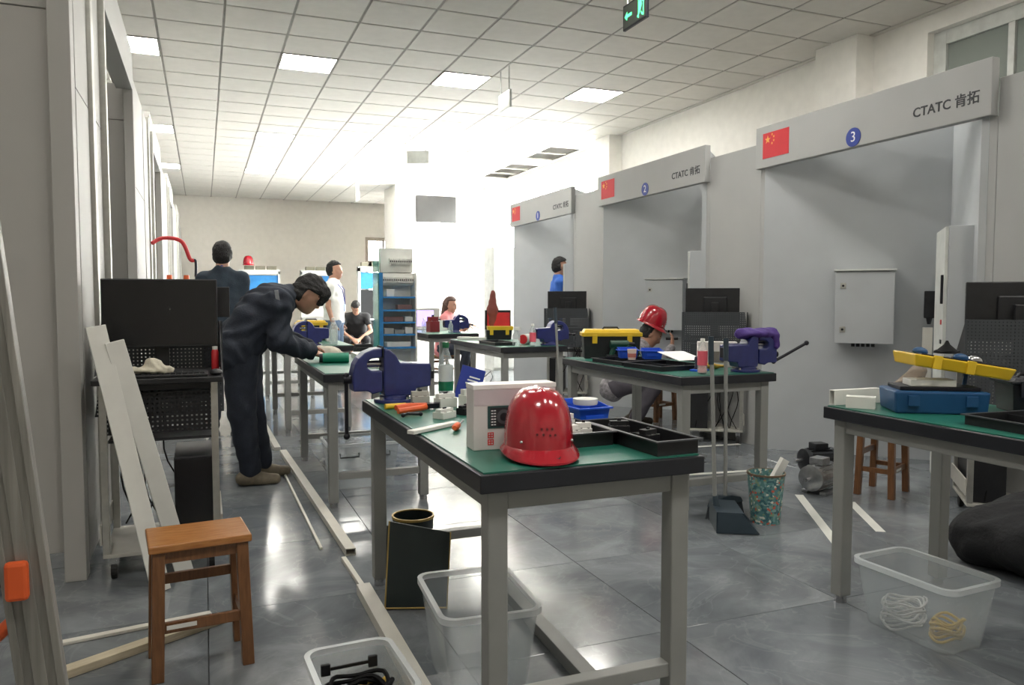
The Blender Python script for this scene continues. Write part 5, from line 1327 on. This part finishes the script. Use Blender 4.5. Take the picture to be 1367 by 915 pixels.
    for s_ in 'lr':
        a = J['a'+s_]; f = nrm(J['toe'+s_]); z0 = a[2]-.085
        c = V3(a[0], a[1], z0)
        side = nrm(np.cross((0, 0, 1), f))
        sdf_obj('shoe', [('c', c-f*.06+V3(0, 0, .045), c+f*.06+V3(0, 0, .042), .043, .042, .03, 0), ('c', c+f*.05+V3(0, 0, .035), c+f*.15+V3(0, 0, .032), .043, .036, .02, 0), ('c', c-f*.03+V3(0, 0, .05), a+V3(0, 0, .03), .045, .044, .03, 0)],
                .009, S_['shoes'], t, cuts=[(tuple(c+V3(0, 0, .002)), (0, 0, -1))])
    return t
def stand(Ht=1.74, lean=0.0):
    k = Ht/1.74
    J = dict(pelvis=(0, 0, .95), chest=(.0, 0, 1.32), neck=(-.005, 0, 1.47), head=(.02, 0, 1.612), head_fwd=(1, 0, 0), sl=(-.005, .162, 1.39), sr=(-.005, -.162, 1.39), el=(-.02, .2, 1.12), er=(-.02, -.2, 1.12),
             wl=(.05, .205, .88), wr=(.05, -.205, .88), hl=(0, .09, .9), hr=(0, -.09, .9), kl=(.02, .1, .49), kr=(.02, -.1, .49), al=(-.01, .1, .085), ar=(-.01, -.1, .085),
             hdl=(.1, 0, -1), hdr=(.1, 0, -1), hnl=(0, -1, 0), hnr=(0, 1, 0), htl=(1, 0, 0), htr=(1, 0, 0), toel=(1, .15, 0), toer=(1, -.15, 0))
    J = {n: (np.array(v, float)*k if n[0] not in 'ht' or n in ('head', 'hl', 'hr') else np.array(v, float)) for n, v in J.items()}
    for s_ in 'lr': J['a'+s_][2] = .085
    return J
# 1. the worker bending over the second left bench
wx, wy = .30, 5.42
def q(u, v, dy=0): p = py(u, v, wy+dy); return (p.x-wx, dy, p.z)
J = stand()
J.update({k: np.array(v, float) for k, v in dict(pelvis=q(325, 452), chest=q(359, 408), neck=q(388, 394), head=q(411, 394, -.02), head_fwd=(.78, -.3, -.6), head_up=(.6, -.05, .8), sl=q(366, 402, .19), sr=q(370, 405, -.19),
    el=q(375, 452, .2), er=q(372, 455, -.22), wl=(.36, .06, .90), wr=(.36, -.12, .875), hdl=(.95, -.2, -.3), hdr=(.95, .2, -.3), hnl=(-.2, -.4, -.9), hnr=(-.2, .4, -.9), htl=(0, -1, .2), htr=(0, 1, .2),
    hl=q(325, 465, .09), hr=q(322, 465, -.09), kl=q(334, 545, .1), kr=q(322, 548, -.1), al=(.06, .11, .085), ar=(-.03, -.1, .085), toel=(1, .1, 0), toer=(1, -.1, 0)).items()})
p1 = person('person in navy work clothes bending over the second left bench', J, dict(top=m_navy, trousers=m_navy, shoes=m_shoe, sleeve='long', fringe=True, crease=.011, hair_up=1.12, bulk=1.27, leg=1.15, hem=.1), (wx, wy, 0), 0, .010)
bp = J['sr']
o = MB().box(-.012, .012, -.004, .004, -.05, .05).build('reflective_strip', mat('reflective', (170, 172, 178), .4), p1, bevel=.002)
o.location = (bp[0]-.005, bp[1]-.083, bp[2]+.035); o.rotation_euler = (.25, -.15, 0)
# 2. the man seen from behind
J = stand(1.77)
person('person in a navy jacket with blue collar seen from behind', J, dict(top=m_navy2, trousers=m_navy, shoes=m_cable, sleeve='long', bulk=1.0, collar=mat('collar_blue', (40, 66, 140), .7)), (.17, 7.75, 0), math.radians(82), .014)
# 3. the man in the white shirt
J = stand(1.75)
m_shirt = mat('shirt_white', (226, 226, 222), .8, var=.04, bump=.15)
p3 = person('person in a white short sleeved shirt wearing a blue lanyard', J, dict(top=m_shirt, top_name='shirt', trousers=mat('jeans', (84, 106, 132), .85), shoes=m_cable, sleeve='short', hem=.0), (1.66, 10.75, 0), math.radians(-25), .014)
MB().tube([(.02, .07, 1.5), (.135, .05, 1.36), (.155, 0, 1.16), (.135, -.05, 1.36), (.02, -.07, 1.5)], .006, 6).build('lanyard', m_bluecloth, p3)
MB().box(.148, .154, -.035, .035, 1.06, 1.16).build('name_badge', m_rblue, p3, bevel=.003)
# 4. the seated man at the far end
J = stand(1.72)
J.update({k: np.array(v, float) for k, v in dict(pelvis=(-.1, 0, .5), chest=(.1, 0, .83), neck=(.18, 0, .95), head=(.27, 0, 1.07), head_fwd=(.6, 0, -.8), head_up=(.8, 0, .6), sl=(.13, .19, .9), sr=(.13, -.19, .9), el=(.28, .27, .64), er=(.28, -.27, .64), wl=(.42, .07, .5), wr=(.42, -.07, .5),
    hl=(-.08, .1, .47), hr=(-.08, -.1, .47), kl=(.36, .18, .48), kr=(.36, -.18, .48), al=(.34, .18, .085), ar=(.34, -.18, .085), hdl=(.6, -.5, -.5), hdr=(.6, .5, -.5), hnl=(-.5, -.5, -.5), hnr=(-.5, .5, -.5)).items()})
m_blk = mat('black_tee', (34, 34, 37), .85)
ps = pz(471, 455); person('person in black sitting with bowed head at the far end', J, dict(top=m_blk, top_name='shirt', trousers=m_blk, shoes=m_cable, sleeve='short', hair_up=1.0), (2.66, 14.6, 0), math.radians(-100), .015)
cs = make_stool('wooden stool under the seated person in black', (2.67, 14.75, 0), .2, .32, .3, .38)
# 5. person in the blue shirt at the farthest booth
J = stand(1.8)
person('person in a blue shirt standing at the farthest booth', J, dict(top=mat('shirt_blue', (38, 92, 178), .75, bump=.15), top_name='shirt', trousers=m_navy, shoes=m_cable, sleeve='long'), (4.48, 9.5, 0), math.radians(-15), .014)
# 6. the crouching worker with the red helmet
J = stand(1.7)
J.update({k: np.array(v, float) for k, v in dict(pelvis=(-.14, 0, .42), chest=(.05, 0, .69), neck=(.12, 0, .80), head=(.19, 0, .90), head_fwd=(.8, 0, -.6), head_up=(.6, 0, .8), sl=(.06, .18, .74), sr=(.06, -.18, .74), el=(.26, .24, .6), er=(.26, -.24, .6), wl=(.42, .06, .66), wr=(.38, -.12, .78),
    hl=(-.12, .1, .40), hr=(-.12, -.1, .40), kl=(.28, .2, .52), kr=(.28, -.2, .5), al=(.02, .17, .085), ar=(.04, -.17, .085), hdl=(.7, -.4, -.1), hdr=(.1, .3, .9), hnl=(-.2, -.5, -.8), hnr=(-.9, .3, 0), htr=(0, 1, .2)).items()})
m_camo = mat('camo_grey', (150, 146, 150), .85, var=.28, scale=34)
cw = person('person in grey camouflage with a red helmet crouching in the middle booth', J, dict(top=m_camo, trousers=mat('trousers_grey', (82, 78, 86), .85), shoes=mat('boot_brown', (66, 58, 50), .8), sleeve='long'), (3.80, 6.42, 0), math.radians(-35), .012)
hl_ = make_helmet('red safety helmet worn by the crouching worker', (0, 0, 0), 0, 0, 1.12, cat='helmet')
hm = Matrix.Translation(cw.location) @ Matrix.Rotation(math.radians(-35), 4, 'Z') @ Matrix.Translation((.175, 0, .975)) @ Matrix.Rotation(math.radians(24), 4, 'Y') @ Matrix.Rotation(PI/2, 4, 'Z') @ Matrix.Scale(1.12, 4)
hl_.matrix_world = hm
t = thing('screwdriver', 'black screwdriver in the crouching worker hand', 'screwdriver', (0, 0, 0))
c0 = cw.location + Matrix.Rotation(math.radians(-35), 3, 'Z') @ Vector((.375, -.1, .86)); t.location = c0
MB().cyl((-.04, .03, 0), (.06, -.02, 0), .013, n=10).build('grip', m_black, t, smooth=True); MB().cyl((.06, -.02, 0), (.16, -.04, .0), .004, n=8).build('shaft', m_chrome, t)
# 7. the seated woman with long hair at the far bench
J = stand(1.62)
J.update({k: np.array(v, float) for k, v in dict(pelvis=(-.05, 0, .5), chest=(.02, 0, .86), neck=(.03, 0, 1.0), head=(.06, 0, 1.14), head_fwd=(1, 0, -.2), sl=(.02, .16, .93), sr=(.02, -.16, .93), el=(.12, .2, .7), er=(.12, -.2, .7), wl=(.34, .12, .84), wr=(.34, -.12, .84),
    hl=(-.04, .09, .47), hr=(-.04, -.09, .47), kl=(.36, .1, .48), kr=(.36, -.1, .48), al=(.3, .1, .085), ar=(.3, -.1, .085), hdl=(1, 0, -.2), hdr=(1, 0, -.2), hnl=(0, 0, -1), hnr=(0, 0, -1), htl=(0, -1, 0), htr=(0, 1, 0)).items()})
wp = py(601, 412, 11.3)
person('person with long brown hair in a pink top seated beyond the far bench', J, dict(top=mat('top_pink', (206, 130, 132), .8), top_name='shirt', trousers=m_navy, shoes=m_cable, sleeve='short', long=True, hair_mat=mat('hair_brown', (84, 60, 50), .6, bump=.5, bscale=120)), (wp.x-.05, 11.3, 0), math.radians(-40), .014)
make_stool('wooden stool under the person with long brown hair', (wp.x-.08, 11.35, 0), .3, .32, .3, .38)
# 8. person mostly hidden by the shelf rack
J = stand(1.7)
hp8 = py(501, 400, 9.95)
person('person in a pale shirt mostly hidden behind the shelf rack', J, dict(top=m_shirt, top_name='shirt', trousers=m_navy, shoes=m_cable, sleeve='short'), (hp8.x+.2, 9.95, 0), math.radians(-80), .016)
